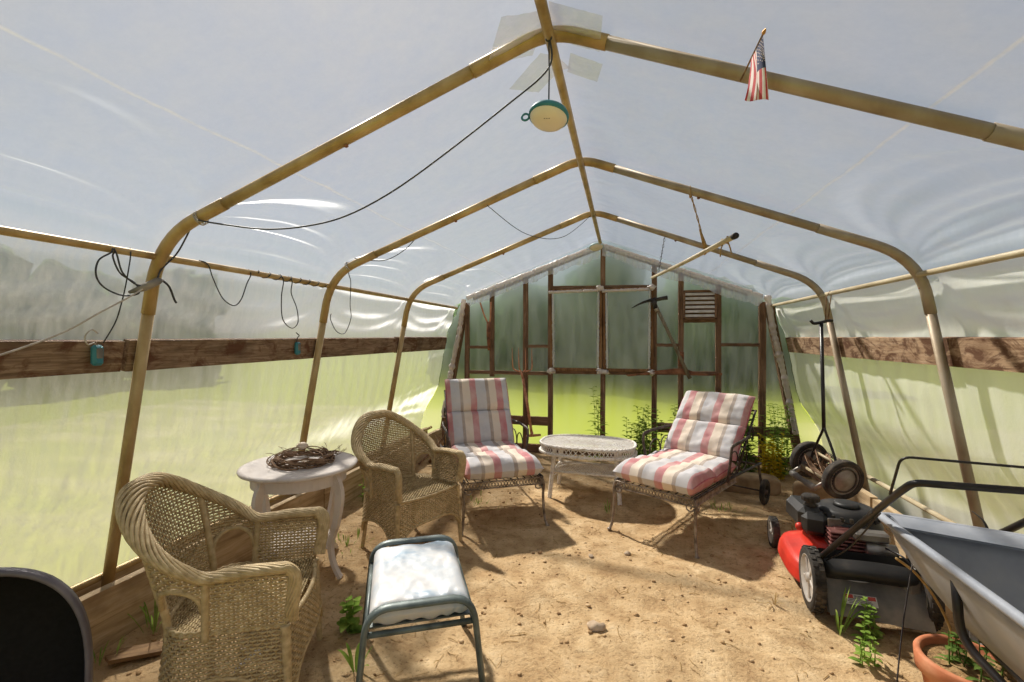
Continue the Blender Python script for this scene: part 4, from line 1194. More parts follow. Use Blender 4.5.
b = MB(); b.tube(spline([tl(mw, p) for p in [(.965, 2.60, .265), (.972, 2.40, .405), (.975, 2.25, .545), (.968, 2.14, .650), (.96, 2.12, .675)]], 6), .0035, 5); b.build('control_cable', M['black_tube'], hd)
b = MB(); b.box(tl(mw, (.957, 2.13, .665)), (.034, .05, .02), rotx(-.65), .004); b.box(tl(mw, (.945, 2.65, .245)), (.028, .06, .03), rotx(-.65), .004); b.build('handle_clamp', M['black_plastic'], hd)
hk = [tl(mw, p) for p in [(1.402, 2.26, .565), (1.395, 2.24, .60), (1.385, 2.25, .635), (1.37, 2.285, .655)]]
b = MB(); b.tube(spline(hk, 6), [.013 - .011 * i / 18 for i in range(19)], 7, flat=(1, .6)); b.build('rope_hook', M['black_plastic'], hd)

# ------------------------------------------------------------------ reel mower hanging on the right rail
rm = thing('reel_mower', 'old push reel mower hung by its handle from right wall rail', 'reel mower', (1.43, 3.85, 0))
A0, A1 = Vector((1.375, 4.02, .425)), Vector((1.475, 3.70, .372)); ax = (A1 - A0).normalized()
M['wheel_grey'] = mat_noise('wheel_grey', [srgb(136, 126, 116), srgb(178, 168, 158)], 14, .6, .3, bump=.2)
L_ = lambda p: tl(rm, p)
for nm, c in (('near', A1), ('far', A0)):
    c = L_(c); Mx = align(ax)
    b = MB(); r = .140
    b.lathe([(r * .80, -.022), (r * .97, -.026), (r, -.012), (r, .012), (r * .97, .026), (r * .80, .022), (r * .80, -.022)], c, 40, Mx)
    t_ = b.build('wheel', M['tyre'], rm)
    b = MB(); b.lathe([(0, -.018), (r * .3, -.018), (r * .34, -.010), (r * .55, -.008), (r * .6, -.016), (r * .82, -.016), (r * .82, .016), (r * .76, .019), (r * .70, .012), (r * .60, .012), (r * .56, .018), (r * .36, .018), (r * .32, .026), (0, .028)], c, 40, Mx)
    for k in range(28):
        rot = Mx @ Matrix.Rotation(2 * PI * k / 28, 3, 'Z'); b.box(c + rot @ Vector((r * .65, 0, .013)), (.016, .006, .006), rot)
    b.build('wheel_disc', M['wheel_grey'], t_)
    for rr_ in (.56, .74):
        b = MB(); b.lathe([(r * rr_, -.021), (r * (rr_ + .07), -.021), (r * (rr_ + .07), .0235), (r * rr_, .0235), (r * rr_, -.021)], c, 36, Mx); b.build('disc_ring', M['tyre'], t_)
c0, c1 = L_(A0 + ax * .045), L_(A1 - ax * .045); Rm = align(ax)
b = MB()
for k in range(7):
    vs, fs = [], []
    for i in range(21):
        t = i / 20; a = 2 * PI * k / 7 + t * 1.5; p = c0.lerp(c1, t); 
        for rr in (.058, .104): vs.append(p + Rm @ Vector((math.cos(a) * rr, math.sin(a) * rr, 0)))
        for rr in (.104, .058): vs.append(p + Rm @ Vector((math.cos(a + .06) * rr, math.sin(a + .06) * rr, 0)))
    for i in range(20):
        for j in range(4):
            l = (j + 1) % 4; fs.append((i * 4 + j, i * 4 + l, i * 4 + 4 + l, i * 4 + 4 + j))
    b.add(vs, fs, False)
for t in (.05, .35, .65, .95):
    p = c0.lerp(c1, t)
    for k in range(5):
        a = 2 * PI * k / 5 + t * 1.5; b.tube([p, p + Rm @ Vector((math.cos(a) * .06, math.sin(a) * .06, 0))], .006, 5)
b.tube([c0, c1], .014, 8); b.build('blade_reel', M['twig'], rm)
side = Vector((-.85, -.24, -.42)).normalized()      # where the roller hangs out, away from the wall
for c in (c0, c1):
    b = MB(); e = c + side * .19; b.tube([c, c + side * .1 + Vector((0, 0, -.0)), e], [.028, .024, .016], 8, flat=(1, .4), up=side.cross(ax)); b.build('side_plate', M['alloy'], rm)
b = MB(); r0, r1 = c0 + side * .185, c1 + side * .185
b.tube([r0 + (r1 - r0) * (k / 12) for k in range(13)], [.022, .024, .024, .024, .022, .019, .018, .019, .022, .024, .024, .024, .022], 14); b.build('wooden_roller', M['dusty_grey'], rm)
b = MB(); b.tube([c0 + side * .10 + Vector((0, 0, .02)), c1 + side * .10 + Vector((0, 0, .02))], .012, 8, flat=(1, .5)); b.tube([c0 + Vector((0, 0, .085)), c1 + Vector((0, 0, .085))], .011, 8); b.build('tie_bar', M['pipe_cream'], rm)
J = L_((1.418, 3.86, .70)); Tt = L_((1.44, 3.97, 1.47))
b = MB()
for c in (c0 - ax * .0, c1):
    b.tube(spline([c + side * .03, c.lerp(J, .35) + (c - (c0 + c1) / 2) * .2, J], 8), .0095, 8)
b.build('handle_fork', M['black_tube'], rm)
b = MB(); b.tube([J - Vector((0, 0, .02)), J.lerp(Tt, .3), Tt], .013, 9); hs_ = b.build('handle_shaft', M['black_tube'], rm)
b = MB(); tx = Vector((.97, .23, 0)); b.tube(spline([Tt - tx * .08 + Vector((0, 0, .015)), Tt - tx * .055 + Vector((0, 0, -.008)), Tt, Tt + tx * .055 + Vector((0, 0, .012)), Tt + tx * .085 + Vector((0, 0, .012))], 6), [.011] * 25, 8); b.build('cross_grip', M['black_tube'], hs_)
b = MB(); b.tube([L_((1.50, 3.97, 1.705)), L_((1.475, 3.97, 1.66)), Tt + tx * .03 + Vector((0, 0, .012))], .004, 5); b.tube([L_((1.512, 3.975, 1.705)), L_((1.50, 3.97, 1.62)), Tt + tx * .05], .004, 5); b.build('hanging_cord', M['twig'], rm)

# ------------------------------------------------------------------ wheelbarrow
M['tub_grey'] = mat_noise('tub_grey', [srgb(124, 126, 132), srgb(154, 156, 160), srgb(172, 170, 168)], 3.5, .5, 0, bump=.08)
M['rim_grey'] = mat_noise('rim_grey', [srgb(134, 140, 150), srgb(168, 172, 180)], 8, .5, 0, bump=.08)
wb = thing('wheelbarrow', 'grey tub wheelbarrow at right, its front corner under the mower handle', 'wheelbarrow', (1.28, 1.6, 0))
W_ = lambda p: tl(wb, p)
rim = [(1.02, 2.225, .63), (1.54, 2.03, .63), (1.66, 1.15, .66), (.965, 1.02, .65)]
bot = [(1.17, 2.03, .34), (1.42, 1.93, .34), (1.44, 1.30, .34), (1.13, 1.25, .34)]
def rloop(q, rad, n=6):
    P = [Vector(p) for p in q]; out = []
    for i in range(4):
        a, c, d = P[i - 1], P[i], P[(i + 1) % 4]
        p0 = c + (a - c).normalized() * rad; p2 = c + (d - c).normalized() * rad
        for k in range(n + 1):
            t = k / n; out.append(p0 * (1 - t) ** 2 + c * 2 * t * (1 - t) + p2 * t * t)
    return out
RL, BL = rloop(rim, .05), rloop(bot, .06); ctr = sum(RL, Vector()) / len(RL)
b = MB(); n = len(RL); rows = []
for t in (0, .25, .5, .75, 1): rows.append([RL[i].lerp(BL[i], t) + (RL[i] - ctr) * 0.05 * math.sin(PI * t) for i in range(n)])
inner = [[p + (ctr - p).normalized() * .006 for p in r_] for r_ in rows]
allr = rows[::-1] + inner
vs = [W_(p) for r_ in allr for p in r_]; fs = []
for j in range(len(allr) - 1):
    for i in range(n):
        k = (i + 1) % n; fs.append((j * n + i, j * n + k, (j + 1) * n + k, (j + 1) * n + i))
fs.append(tuple(range(n))[::-1]); fs.append(tuple((len(allr) - 1) * n + i for i in range(n)))
b.add(vs, fs, True); tubo = b.build('tub', M['tub_grey'], wb)
b = MB()                                          # rolled rim with a broad lip across the front
b.tube([W_(p + (p - ctr).normalized() * .008) for p in RL], .0155, 8, True)
b.build('rolled_rim', M['rim_grey'], wb)
b = MB(); fl_, fr_ = Vector(rim[0]), Vector(rim[1])
b.grid(14, 5, lambda u, v: W_((fl_ + Vector((.02, .0, 0))).lerp(fr_, u) + Vector((0.02 * v * (1 - u), -.075 * v, .012 - .028 * v ** 2 - .0 * v))))
b.grid(14, 5, lambda u, v: W_((fl_ + Vector((.02, .0, 0))).lerp(fr_, 1 - u) + Vector((0.02 * v * u, -.075 * v, .004 - .028 * v ** 2))))
b.build('front_lip', M['rim_grey'], wb)
for sx, q in ((0, [(1.035, 1.80, .60), (1.05, 1.80, .39), (1.10, 1.62, .315), (1.13, 1.35, .30), (1.10, 1.25, .0)]), (1, [(1.56, 1.80, .60), (1.53, 1.80, .42), (1.50, 1.62, .315), (1.47, 1.35, .30), (1.50, 1.25, .0)])):
    b = MB(); b.tube(fillet([W_(p) for p in q], .07, 6), .0135, 9); b.build('leg', M['black_tube'], wb)
b = MB(); b.tube(fillet([W_(p) for p in [(1.06, .62, .62), (1.10, 1.20, .322), (1.20, 1.95, .322), (1.37, 2.19, .17), (1.44, 2.19, .17), (1.46, 1.95, .322), (1.50, 1.20, .322), (1.54, .62, .62)]], .08, 6), .0135, 9); b.build('undercarriage', M['black_tube'], wb)
b = MB(); b.tube(fillet([W_(p) for p in [(1.06, 1.50, .30), (1.12, 1.43, .295), (1.45, 1.44, .295)]], .05, 6), .014, 9); b.build('cross_brace', M['black_tube'], wb)
wheel(wb, W_((1.405, 2.19, .158)), .16, .07, M['dusty_grey'], (1, .1, 0), 20, 5, .6)
b = MB(); b.tube(spline([W_(p) for p in [(1.17, 1.55, .60), (1.20, 1.62, .665), (1.27, 1.66, .68), (1.36, 1.62, .67), (1.40, 1.55, .62)]], 8), .006, 6)
dv = b.build('dry_twig', M['dead_wood'], None, wb.location); tag(dv, 'curved dry stem sticking up inside the grey wheelbarrow tub', 'stem')

# ------------------------------------------------------------------ flower pot
M['terracotta'] = mat_noise('terracotta', [srgb(140, 80, 50), srgb(196, 122, 84), srgb(214, 156, 120)], 7, .8, 0, bump=.15)
M['soil'] = mat_noise('soil', [srgb(96, 72, 46), srgb(160, 126, 84), srgb(190, 160, 112)], 30, .95, bump=.8, bdist=.01)
fp = thing('flower_pot', 'wide terracotta flower pot of weeds on the ground under the wheelbarrow', 'flower pot', (1.175, 1.965, 0))
b = MB(); b.lathe([(0, 0), (.105, 0), (.135, .17), (.150, .172), (.153, .225), (.148, .232), (.136, .232), (.130, .225), (.127, .19), (0, .19)], (0, 0, 0), 40); b.build('pot', M['terracotta'], fp)
b = MB(); b.grid(24, 8, lambda u, v: Vector((math.cos(2 * PI * u) * .131 * v, math.sin(2 * PI * u) * .131 * v, .20 + .015 * NZ(Vector((u * 6, v * 4, 1))) * (1 - v) + .006)), True, True); b.build('soil', M['soil'], fp)

# ------------------------------------------------------------------ black tub
M['tub_black'] = mat_noise('tub_black', [srgb(24, 23, 23), srgb(32, 31, 31), srgb(84, 82, 80)], 60, .7, 0, bump=.1, contrast=(.35, 1.2), spec=.15)
M['tub_rim'] = mat_noise('tub_rim', [srgb(92, 86, 92), srgb(120, 114, 120)], 9, .5)
bt = thing('black_tub', 'black oval tub with grey rim tipped on its side at lower left', 'tub', (-1.795, .90, .325), R(58))
def ov(a, k): return (math.copysign(abs(math.cos(a)) ** .76, math.cos(a)) * .295 * k, math.copysign(abs(math.sin(a)) ** .76, math.sin(a)) * .372 * k)
Mt = rotx(-.08)
def ringrow(k, dep): return [Mt @ Vector((ov(2 * PI * i / 72, k)[0], dep, ov(2 * PI * i / 72, k)[1])) for i in range(72)]
def shellrows(b, rows):
    vs = [p for r_ in rows for p in r_]; fs = []
    for j in range(len(rows) - 1):
        for i in range(72):
            k = (i + 1) % 72; fs.append((j * 72 + i, j * 72 + k, (j + 1) * 72 + k, (j + 1) * 72 + i))
    b.add(vs, fs, True)
b = MB(); rows = [ringrow(.95, 0), ringrow(.935, .02), ringrow(.86, .10), ringrow(.80, .13), ringrow(.4, .135), ringrow(.02, .135)]
shellrows(b, rows); shellrows(b, [ringrow(.02, .15), ringrow(.82, .145), ringrow(.90, .10), ringrow(.97, 0.01)]); b.build('basin', M['tub_black'], bt)
b = MB(); shellrows(b, [ringrow(.945, .006), ringrow(.95, -.006), ringrow(.965, -.012), ringrow(.988, -.010), ringrow(1.0, -.002), ringrow(1.0, .016), ringrow(.97, .018)]); b.build('rim', M['tub_rim'], bt)
bt.rotation_euler = (0, 0, R(40))
# ------------------------------------------------------------------ tools on the end wall
TY = BACKY - .07
pf = thing('pitchfork', 'rusty four-tined pitchfork hung upside down beside the left chaise', 'pitchfork', (-1.16, TY - .02, .97))
b = MB(); xs = [-.118, -.042, .036, .112]
for i, x in enumerate(xs):
    b.tube(spline([(x * .25, 0, -.02), (x * .85, 0, .005), (x, -.004, .04), (x * 1.02, -.02, .14), (x * 1.02 - .004, -.012, .265)], 5), [.0075] * 12 + [.007, .0065, .006, .0055, .005, .0045, .004, .003, .002], 6)
b.tube([(-.02, 0, -.02), (.012, 0, -.14)], [.012, .016], 8); b.build('tines', M['rust_light'], pf)
b = MB(); b.tube([(.004, 0, -.10), (.055, .0, -.40), (.108, .0, -.745)], [.016, .0175, .0165], 10); b.build('handle', M['rust_light'], pf)
b = MB(); b.tube([(.045, 0, -.770), (.11, 0, -.765), (.215, 0, -.752)], [.015, .016, .013], 10); b.tube([(.108, 0, -.72), (.112, 0, -.775)], [.018, .020], 10); b.build('cross_grip', M['rust_light'], pf)
mk = thing('mattock', 'dark pick mattock with grey handle hung beside the window', 'mattock', (.325, TY - .03, 1.745))
M['dark_iron'] = mat_noise('dark_iron', [srgb(30, 26, 26), srgb(56, 50, 48), srgb(84, 76, 72)], 14, .6, .4, bump=.3)
M['grey_wood'] = mat_wood('grey_wood', [srgb(80, 70, 58), srgb(134, 122, 104), srgb(160, 148, 128)], 'Z')
b = MB(); b.tube(spline([(-.245, 0, -.065), (-.14, 0, -.01), (-.05, 0, .018), (0, 0, .02)], 6), [.003, .004, .006, .008, .009, .010, .011, .012, .013, .014, .014, .015, .016, .017, .018, .019, .020, .021, .022], 8)
b.grid(8, 10, lambda u, v: Vector((.0 + .14 * u, .018 + (.012 - .018) * u - .036 * v * (1 - .3 * u), .018 + .035 * u + (.028 if v < .5 else -.0) * 0)))
b.tube([(0, 0, .02), (.07, 0, .036), (.138, 0, .046)], [.026, .026, .03], 10, flat=(.8, 1)); b.tube([(-.012, 0, .045), (.012, 0, -.07)], [.030, .025], 10); b.build('pick_head', M['dark_iron'], mk)
b = MB(); b.tube([(.005, 0, -.02), (.15, 0, -.34), (.37, 0, -.835)], [.019, .0175, .021], 10, flat=(1, .75)); b.build('handle', M['grey_wood'], mk)
b = MB(); b.tube([(.018, 0, -.07), (.034, 0, -.105)], [.024, .023], 10); b.build('ferrule', M['pipe_grey'], mk)
hp_ = thing('forked_tool', 'rusty forked tool with two prongs hung on the left stud', 'garden tool', (-1.58, TY - .015, 1.52))
b = MB(); b.tube(spline([(0, 0, .0), (-.02, 0, .03), (-.06, 0, .12), (-.105, 0, .255)], 5), .010, 7); b.tube(spline([(.0, 0, .0), (.02, 0, .04), (.026, 0, .14), (.030, 0, .26)], 5), .010, 7); b.build('prongs', M['rust_light'], hp_)
b = MB(); b.tube([(0, 0, .02), (.0, 0, -.14), (.008, 0, -.32)], [.024, .026, .018], 8, flat=(1, .6)); b.build('shank', M['rust'], hp_)
b = MB(); sp = [(.02, .935), (.20, .962), (.40, .998), (.56, 1.018), (.68, 1.004), (.76, .975), (.88, .962), (1.02, .975), (1.02, .950), (.86, .942), (.70, .945), (.56, .962), (.36, .955), (.18, .935), (.05, .920)]
b.prism(sp, -.004, .004, rotx(PI / 2), (0, TY - .02, 0)); tag(b.build('saw_blade', M['rust']), 'long rusty curved saw blade resting on rail right of the window', 'saw')
b = MB(); b.box((.605, TY - .012, 1.12), (.06, .03, .16), None, .006); b.lathe([(0, 0), (.014, 0), (.014, .02), (0, .02)], (.605, TY - .02, 1.17), 10, rotx(PI / 2)); tag(b.build('iron_bracket', M['rust']), 'rusty iron bracket on the stud above the saw blade', 'bracket')
M['vent_white'] = mat_noise('vent_white', [srgb(186, 176, 168), srgb(232, 226, 220)], 9, .6, bump=.1)
vt = thing('louvre_vent', 'white louvred vent set between two studs of the end wall', 'vent', (.80, TY + .01, 1.71))
b = MB()
for c, d in (((-.160, 0, 0), (.022, .04, .32)), ((.160, 0, 0), (.022, .04, .32)), ((0, 0, .150), (.342, .04, .022)), ((0, 0, -.150), (.342, .04, .022))): b.box(c, d, None, .004)
b.build('vent_frame', M['rail_wood'], vt)
b = MB(); b.box((0, .022, 0), (.30, .006, .29)); b.build('gap_shade_panel', M['rail_wood'], vt)  # brown sheet added to stand for the shadow between the slats
for k in range(6):
    b = MB(); b.box((0, -.010, -.118 + k * .047), (.30, .032, .006), rotx(R(62)), .002); b.build('slat', M['vent_white'], vt)

# ------------------------------------------------------------------ things hanging from the roof
M['cord_black'] = mat_noise('cord_black', [srgb(40, 40, 44), srgb(66, 66, 70)], 20, .5)
M['cord_white'] = mat_noise('cord_white', [srgb(170, 160, 150), srgb(206, 198, 190)], 20, .6)
M['twine'] = mat_noise('twine', [srgb(128, 98, 58), srgb(182, 150, 100)], 40, .9, bump=.4)
M['lamp_cream'] = mat_noise('lamp_cream', [srgb(226, 214, 196), srgb(240, 230, 214)], 6, .35)
M['teal'] = mat_noise('teal', [srgb(40, 108, 124), srgb(66, 136, 150)], 12, .45)
M['pale_blue'] = mat_noise('pale_blue', [srgb(166, 196, 206), srgb(202, 220, 226)], 12, .45)
def round_lamp(label, loc, r, rimm, ztop, tilt):
    o = thing('hanging_lamp', label, 'lamp', loc, 0, 'round hanging lamps')
    Mx = rotx(tilt[0]) @ roty(tilt[1])
    b = MB(); b.lathe([(0, -.026), (r * .55, -.025), (r * .82, -.018), (r * .95, -.006), (r * .98, .004), (0, .004)], (0, 0, 0), 40, Mx); df = b.build('diffuser', M['lamp_cream'], o)
    b = MB()
    for k in (-1, 0, 1): b.box(Mx @ Vector((.002 + k * .008, -.028, -.0258)), (.005, .003, .001), Mx)
    b.build('imprint', M['dusty_grey'], df)
    b = MB(); b.lathe([(r * .96, -.004), (r * 1.03, -.002), (r * 1.04, .008), (r * .96, .018), (r * .5, .022), (0, .022)], (0, 0, 0), 40, Mx)
    ring = [Mx @ Vector((-r * 1.05 - .012 + .013 * math.cos(a), 0, .002 + .013 * math.sin(a))) for a in [2 * PI * k / 14 for k in range(14)]]
    b.tube(ring, .004, 6, True); b.build('rim', rimm, o)
    b = MB(); h = ztop - loc[2]; b.tube([(0, 0, .02), (.002, 0, h * .5), (.001, 0, h - .02)], .0026, 6); b.tube([(0, 0, .018), (.012, 0, .03), (0, 0, .045), (-.012, 0, .03), (0, 0, .018)], .003, 5)
    ck = [Vector((.010 * math.sin(a), 0, h - .012 + .012 * math.cos(a))) for a in [k * .5 for k in range(10)]]; b.tube(ck, .0028, 5); b.build('cord', M['cord_black'], o)
    return o
round_lamp('round cream hanging lamp with teal rim, under the nearest arch', (-.252, 1.60, 2.115), .067, M['teal'], 2.40, (R(-13), R(6)))
round_lamp('small pale blue rimmed lamp under the ridge at the end wall', (-.30, 5.30, 2.36), .078, M['pale_blue'], 2.40, (R(-14), R(-8)))
def cable(name, pts, r, mat, label, cat, nn=8, parent=None):
    b = MB(); b.tube(spline(pts, nn), r, 6); o = b.build(name, mat, parent)
    return tag(o, label, cat) if label else o
cable('wire', [(-.252, 1.615, 2.40), (-.258, 1.63, 2.30), (-.42, 1.63, 2.18), (-.715, 1.62, 1.985), (-.90, 1.62, 1.885), (-1.077, 1.63, 1.825), (-1.25, 1.63, 1.80), (-1.425, 1.63, 1.80), (-1.62, 1.64, 1.83), (-1.775, 1.638, 1.862), (-1.80, 1.66, 1.90), (-1.79, 1.69, 1.87)], .0035, M['cord_black'], 'black wire sagging from the ridge to left bend of the nearest arch', 'wire')
cable('wire', [(-1.79, 1.645, 1.868), (-1.90, 1.70, 1.80), (-1.975, 1.72, 1.735), (-1.985, 1.66, 1.66), (-1.985, 1.64, 1.615)], .0035, M['cord_black'], 'black wire running from the nearest arch bend down to the grey connector', 'wire')
b = MB(); b.tube([(-2.0, 1.53, 1.545), (-1.985, 1.58, 1.57), (-1.98, 1.64, 1.605), (-1.985, 1.665, 1.612)], [.006, .016, .016, .006], 8); tag(b.build('cable_connector', M['dusty_grey']), 'grey cable connector against the leg of the nearest arch', 'connector')
cable('wire', [(-1.985, 1.66, 1.612), (-1.98, 1.69, 1.585), (-1.98, 1.715, 1.53), (-1.98, 1.725, 1.515)], .005, M['cord_black'], 'short thick black lead drooping right of the grey connector', 'wire')
RX = -1.993
cable('wire', [(-2.0, 1.455, 1.729), (RX + .012, 1.45, 1.700), (RX, 1.41, 1.66), (RX, 1.40, 1.60), (RX, 1.43, 1.555), (RX, 1.50, 1.53), (RX, 1.565, 1.545), (RX, 1.55, 1.585), (RX, 1.49, 1.62), (RX, 1.462, 1.68), (RX + .012, 1.46, 1.70)], .0035, M['cord_black'], 'wide black wire loop on the left rail before the nearest arch', 'wire')
cable('wire', [(-2.0, 1.46, 1.729), (RX + .014, 1.465, 1.695), (RX + .01, 1.49, 1.625), (RX + .01, 1.535, 1.585), (RX + .005, 1.58, 1.575)], .0035, M['cord_black'], 'black wire curving from the left rail to the grey connector', 'wire')
cable('wire', [(-2.0, 1.535, 1.730), (RX + .014, 1.52, 1.69), (RX, 1.513, 1.58), (RX - .02, 1.51, 1.50), (RX - .06, 1.515, 1.42), (-2.09, 1.495, 1.335)], .0028, M['cord_black'], 'thin black wire hanging from left rail down to the teal box', 'wire')
cable('wire', [(RX + .01, 1.60, 1.585), (RX + .02, 1.52, 1.53), (RX + .02, 1.40, 1.455), (RX + .01, 1.28, 1.375), (RX, 1.11, 1.30), (RX, .98, 1.265), (-2.0, .80, 1.25)], .0036, M['cord_white'], 'pale grey cable sagging left from the grey connector past the board', 'cable')
cable('wire', [(-2.0, 1.86, 1.731), (RX + .014, 1.89, 1.715), (RX, 1.935, 1.65), (RX, 1.99, 1.56), (RX, 2.06, 1.525), (RX, 2.11, 1.56), (RX, 2.15, 1.65), (RX + .012, 2.165, 1.70), (-2.0, 2.17, 1.731)], .0030, M['cord_black'], 'black wire drooping in a wide loop just past the nearest arch', 'wire')
cable('wire', [(-2.0, 2.40, 1.732), (RX + .014, 2.415, 1.70), (RX, 2.415, 1.60), (RX, 2.425, 1.47), (RX, 2.50, 1.415), (RX, 2.56, 1.45), (RX, 2.55, 1.54), (RX, 2.50, 1.63), (RX + .014, 2.49, 1.70), (-2.0, 2.485, 1.732)], .0030, M['cord_black'], 'long narrow black wire loop on left rail before the middle arch', 'wire')
cable('wire', [(-1.86, 2.885, 1.875), (-1.90, 2.98, 1.80), (-1.95, 3.08, 1.76), (RX, 3.14, 1.60), (RX, 3.15, 1.50), (RX, 3.07, 1.39), (RX, 2.97, 1.40), (RX, 2.90, 1.48), (RX + .02, 2.875, 1.52)], .0030, M['cord_black'], 'black wire loop hanging beside the leg of the middle arch', 'wire')
cable('wire', [(-1.30, 2.90, 2.075), (-1.45, 2.95, 1.96), (-1.62, 2.96, 1.89), (-1.80, 2.885, 1.90)], .0030, M['cord_black'], 'black wire slung under the left rafter of the middle arch', 'wire')
cable('wire', [(-.85, 2.885, 2.20), (-.70, 3.4, 2.12), (-.50, 3.9, 2.19), (-.28, 4.15, 2.42)], .0026, M['cord_black'], 'thin wire sagging between the middle and farthest rafters left of the ridge', 'wire')
b = MB(); P = []
for k in range(61):
    t = k / 60; a = t * 2 * PI * 7; P.append((-2.0 + .019 * math.cos(a), 2.22 + .62 * t, 1.716 + .019 * math.sin(a)))
b.tube(P, .003, 5); tag(b.build('wire', M['cord_black']), 'black wire spiralled round the left rail before the middle arch', 'wire')
for i, (y, lb_) in enumerate(((1.482, 'teal box with a pale cord loop on the left board before nearest arch'), (2.70, 'teal box on the left board beside the middle arch'))):
    o = thing('teal_box', lb_, 'plastic box', (-2.098 - .006, y, 1.285), 0, 'teal boxes hung on the left board')
    b = MB(); b.box((0, 0, 0), (.03, .042, .085), None, .010); b.build('case', M['teal'], o)
    b = MB(); b.box((.014, 0, .008), (.008, .024, .042), None, .003); b.build('face_panel', M['dusty_grey'], o)
    b = MB(); b.tube(spline([(0, .0, .04), (.01, -.02, .05), (.015, -.045, .045) if i == 0 else (.015, -.02, .07), (.015, -.055, .075) if i == 0 else (.012, 0, .085), (.012, -.03, .105), (.005, .0, .09)], 6), .003, 5); b.build('cord_loop', M['cord_white'] if i == 0 else M['cord_black'], o)
# ties on the arches
for i, (x, y, z, lb_) in enumerate(((-1.775, 1.66, 1.873, 'pale string tied round the left bend of the nearest arch'), (-1.86, 2.91, 1.848, 'pale string tied round the left bend of the middle arch'))):
    b = MB(); d = Vector((.93, 0, .37)); u_ = Vector((-.37, 0, .93)); 
    for s_ in (-.006, .006): b.tube([Vector((x, y, z)) + d * s_ + u_ * (.030 * math.cos(a)) + Vector((0, .030 * math.sin(a), 0)) for a in [2 * PI * k / 16 for k in range(16)]], .003, 5, True)
    b.tube([Vector((x, y - .03, z)), Vector((x + .04, y - .05, z - .03))], .0022, 5); tag(b.build('string_tie', M['cord_white']), lb_, 'string')
# the hanging pole
b = MB(); pA, pB = Vector((.245, 4.40, 1.892)), Vector((.552, 2.60, 1.876)); b.tube([pA, pA.lerp(pB, .5) + Vector((0, 0, -.006)), pB], [.0125, .0135, .0145], 10)
po_ = b.build('hanging_pole', M['pipe_cream']); tag(po_, 'cream pole slung by twine and chain under the right roof', 'pole')
b = MB(); b.tube([pB - (pB - pA).normalized() * .02, pB + (pB - pA).normalized() * .012], .0165, 10); b.build('end_cap', M['dark_iron'], po_)
pole = lambda t: pA.lerp(pB, t) + Vector((0, 0, -.006 * (1 - abs(2 * t - 1))))
kt = (4.40 - 3.03) / 1.80; hx = pole(kt)
b = MB(); top = Vector((.375, 2.91, 2.205))
for s_ in (-1, 1):
    Q = [p + Vector((.004 * s_ * math.cos(i * 1.3), .004 * s_ * math.sin(i * 1.3), 0)) for i, p in enumerate(spline([top, top.lerp(hx, .5) + Vector((.004, 0, 0)), hx], 8))]; b.tube(Q, .0028, 5)
b.tube([hx + Vector((.006 * math.cos(2 * a), .016 * math.cos(a), .018 * math.sin(a))) for a in [2 * PI * k / 14 for k in range(14)]], .006, 6, True)
b.tube([top.lerp(hx, .62), hx + Vector((0, 0, .02))], [.005, .014], 7)
b.tube([top + Vector((.0, .030 * math.cos(a), .034 * math.sin(a) + .002)) for a in [2 * PI * k / 16 for k in range(16)]], .0028, 5, True)
tag(b.build('twine_sling', M['twine']), 'brown twine from middle arch that holds up the near end of the cream pole', 'twine')
for i, tt in enumerate((.905, .945)):
    q = pole(tt); b = MB()
    b.tube([q + Vector((0, .017 * math.cos(a), .018 * math.sin(a))) for a in [2 * PI * k / 14 for k in range(14)]], .0042, 5, True)
    b.tube(spline([q + Vector((0, -.012, -.012)), q + Vector((-.010 + .02 * i, -.014, -.042)), q + Vector((-.012 + .03 * i, -.014, -.078))], 5), .0038, 5)
    tag(b.build('twine_tie', M['twine']), ['frayed twine end dangling on the cream pole, farther from its dark tip', 'frayed twine end dangling on the cream pole, next to its dark tip'][i], 'twine')
b = MB(); zt, cx_ = 2.205, .335; p_ = pole((4.40 - 4.16) / 1.80)
for k in range(12):
    z_ = zt - k * .0255; x_ = cx_ + (p_.x - cx_) * k / 11
    b.tube([Vector((x_, 4.16, z_)) + Vector((.006 * math.sin(a) * (k % 2), .006 * math.sin(a) * ((k + 1) % 2), .0155 * math.cos(a))) for a in [2 * PI * j_ / 10 for j_ in range(10)]], .0022, 5, True)
tag(b.build('small_chain', M['dark_iron']), 'thin chain from the farthest arch that holds up the far end of the cream pole', 'chain')
# flag
M['flag_red'] = mat_noise('flag_red', [srgb(186, 60, 66), srgb(204, 84, 88)], 30, .85)
M['flag_white'] = mat_noise('flag_white', [srgb(232, 216, 210), srgb(244, 234, 230)], 30, .85)
M['flag_blue'] = mat_noise('flag_blue', [srgb(44, 50, 84), srgb(62, 68, 104)], 30, .85)
M['gilt'] = mat_noise('gilt', [srgb(150, 104, 40), srgb(200, 150, 70)], 30, .4, .5)
fg = thing('flag', 'small stars and stripes stick flag tied to the nearest arch', 'flag', (.39, 1.612, 2.235))
FO = Vector(fg.location)
s0, s1 = Vector((.366, 1.65, 2.188)) - FO, Vector((.383, 1.46, 2.218)) - FO; sdn = (s1 - s0).normalized()
b = MB(); b.tube([s0, s1], .0028, 7); b.build('stick', M['dead_wood'], fg)
b = MB(); b.lathe([(0, 0), (.004, .0), (.0055, .006), (.003, .016), (0, .022)], s1, 10, align(sdn)); b.build('finial', M['gilt'], fg)
h0, h1 = s1 - sdn * .004, s1 - sdn * .100        # hoist edge, upper and lower end
e0, e1 = Vector((.400, 1.462, 2.030)) - FO, Vector((.346, 1.490, 2.046)) - FO
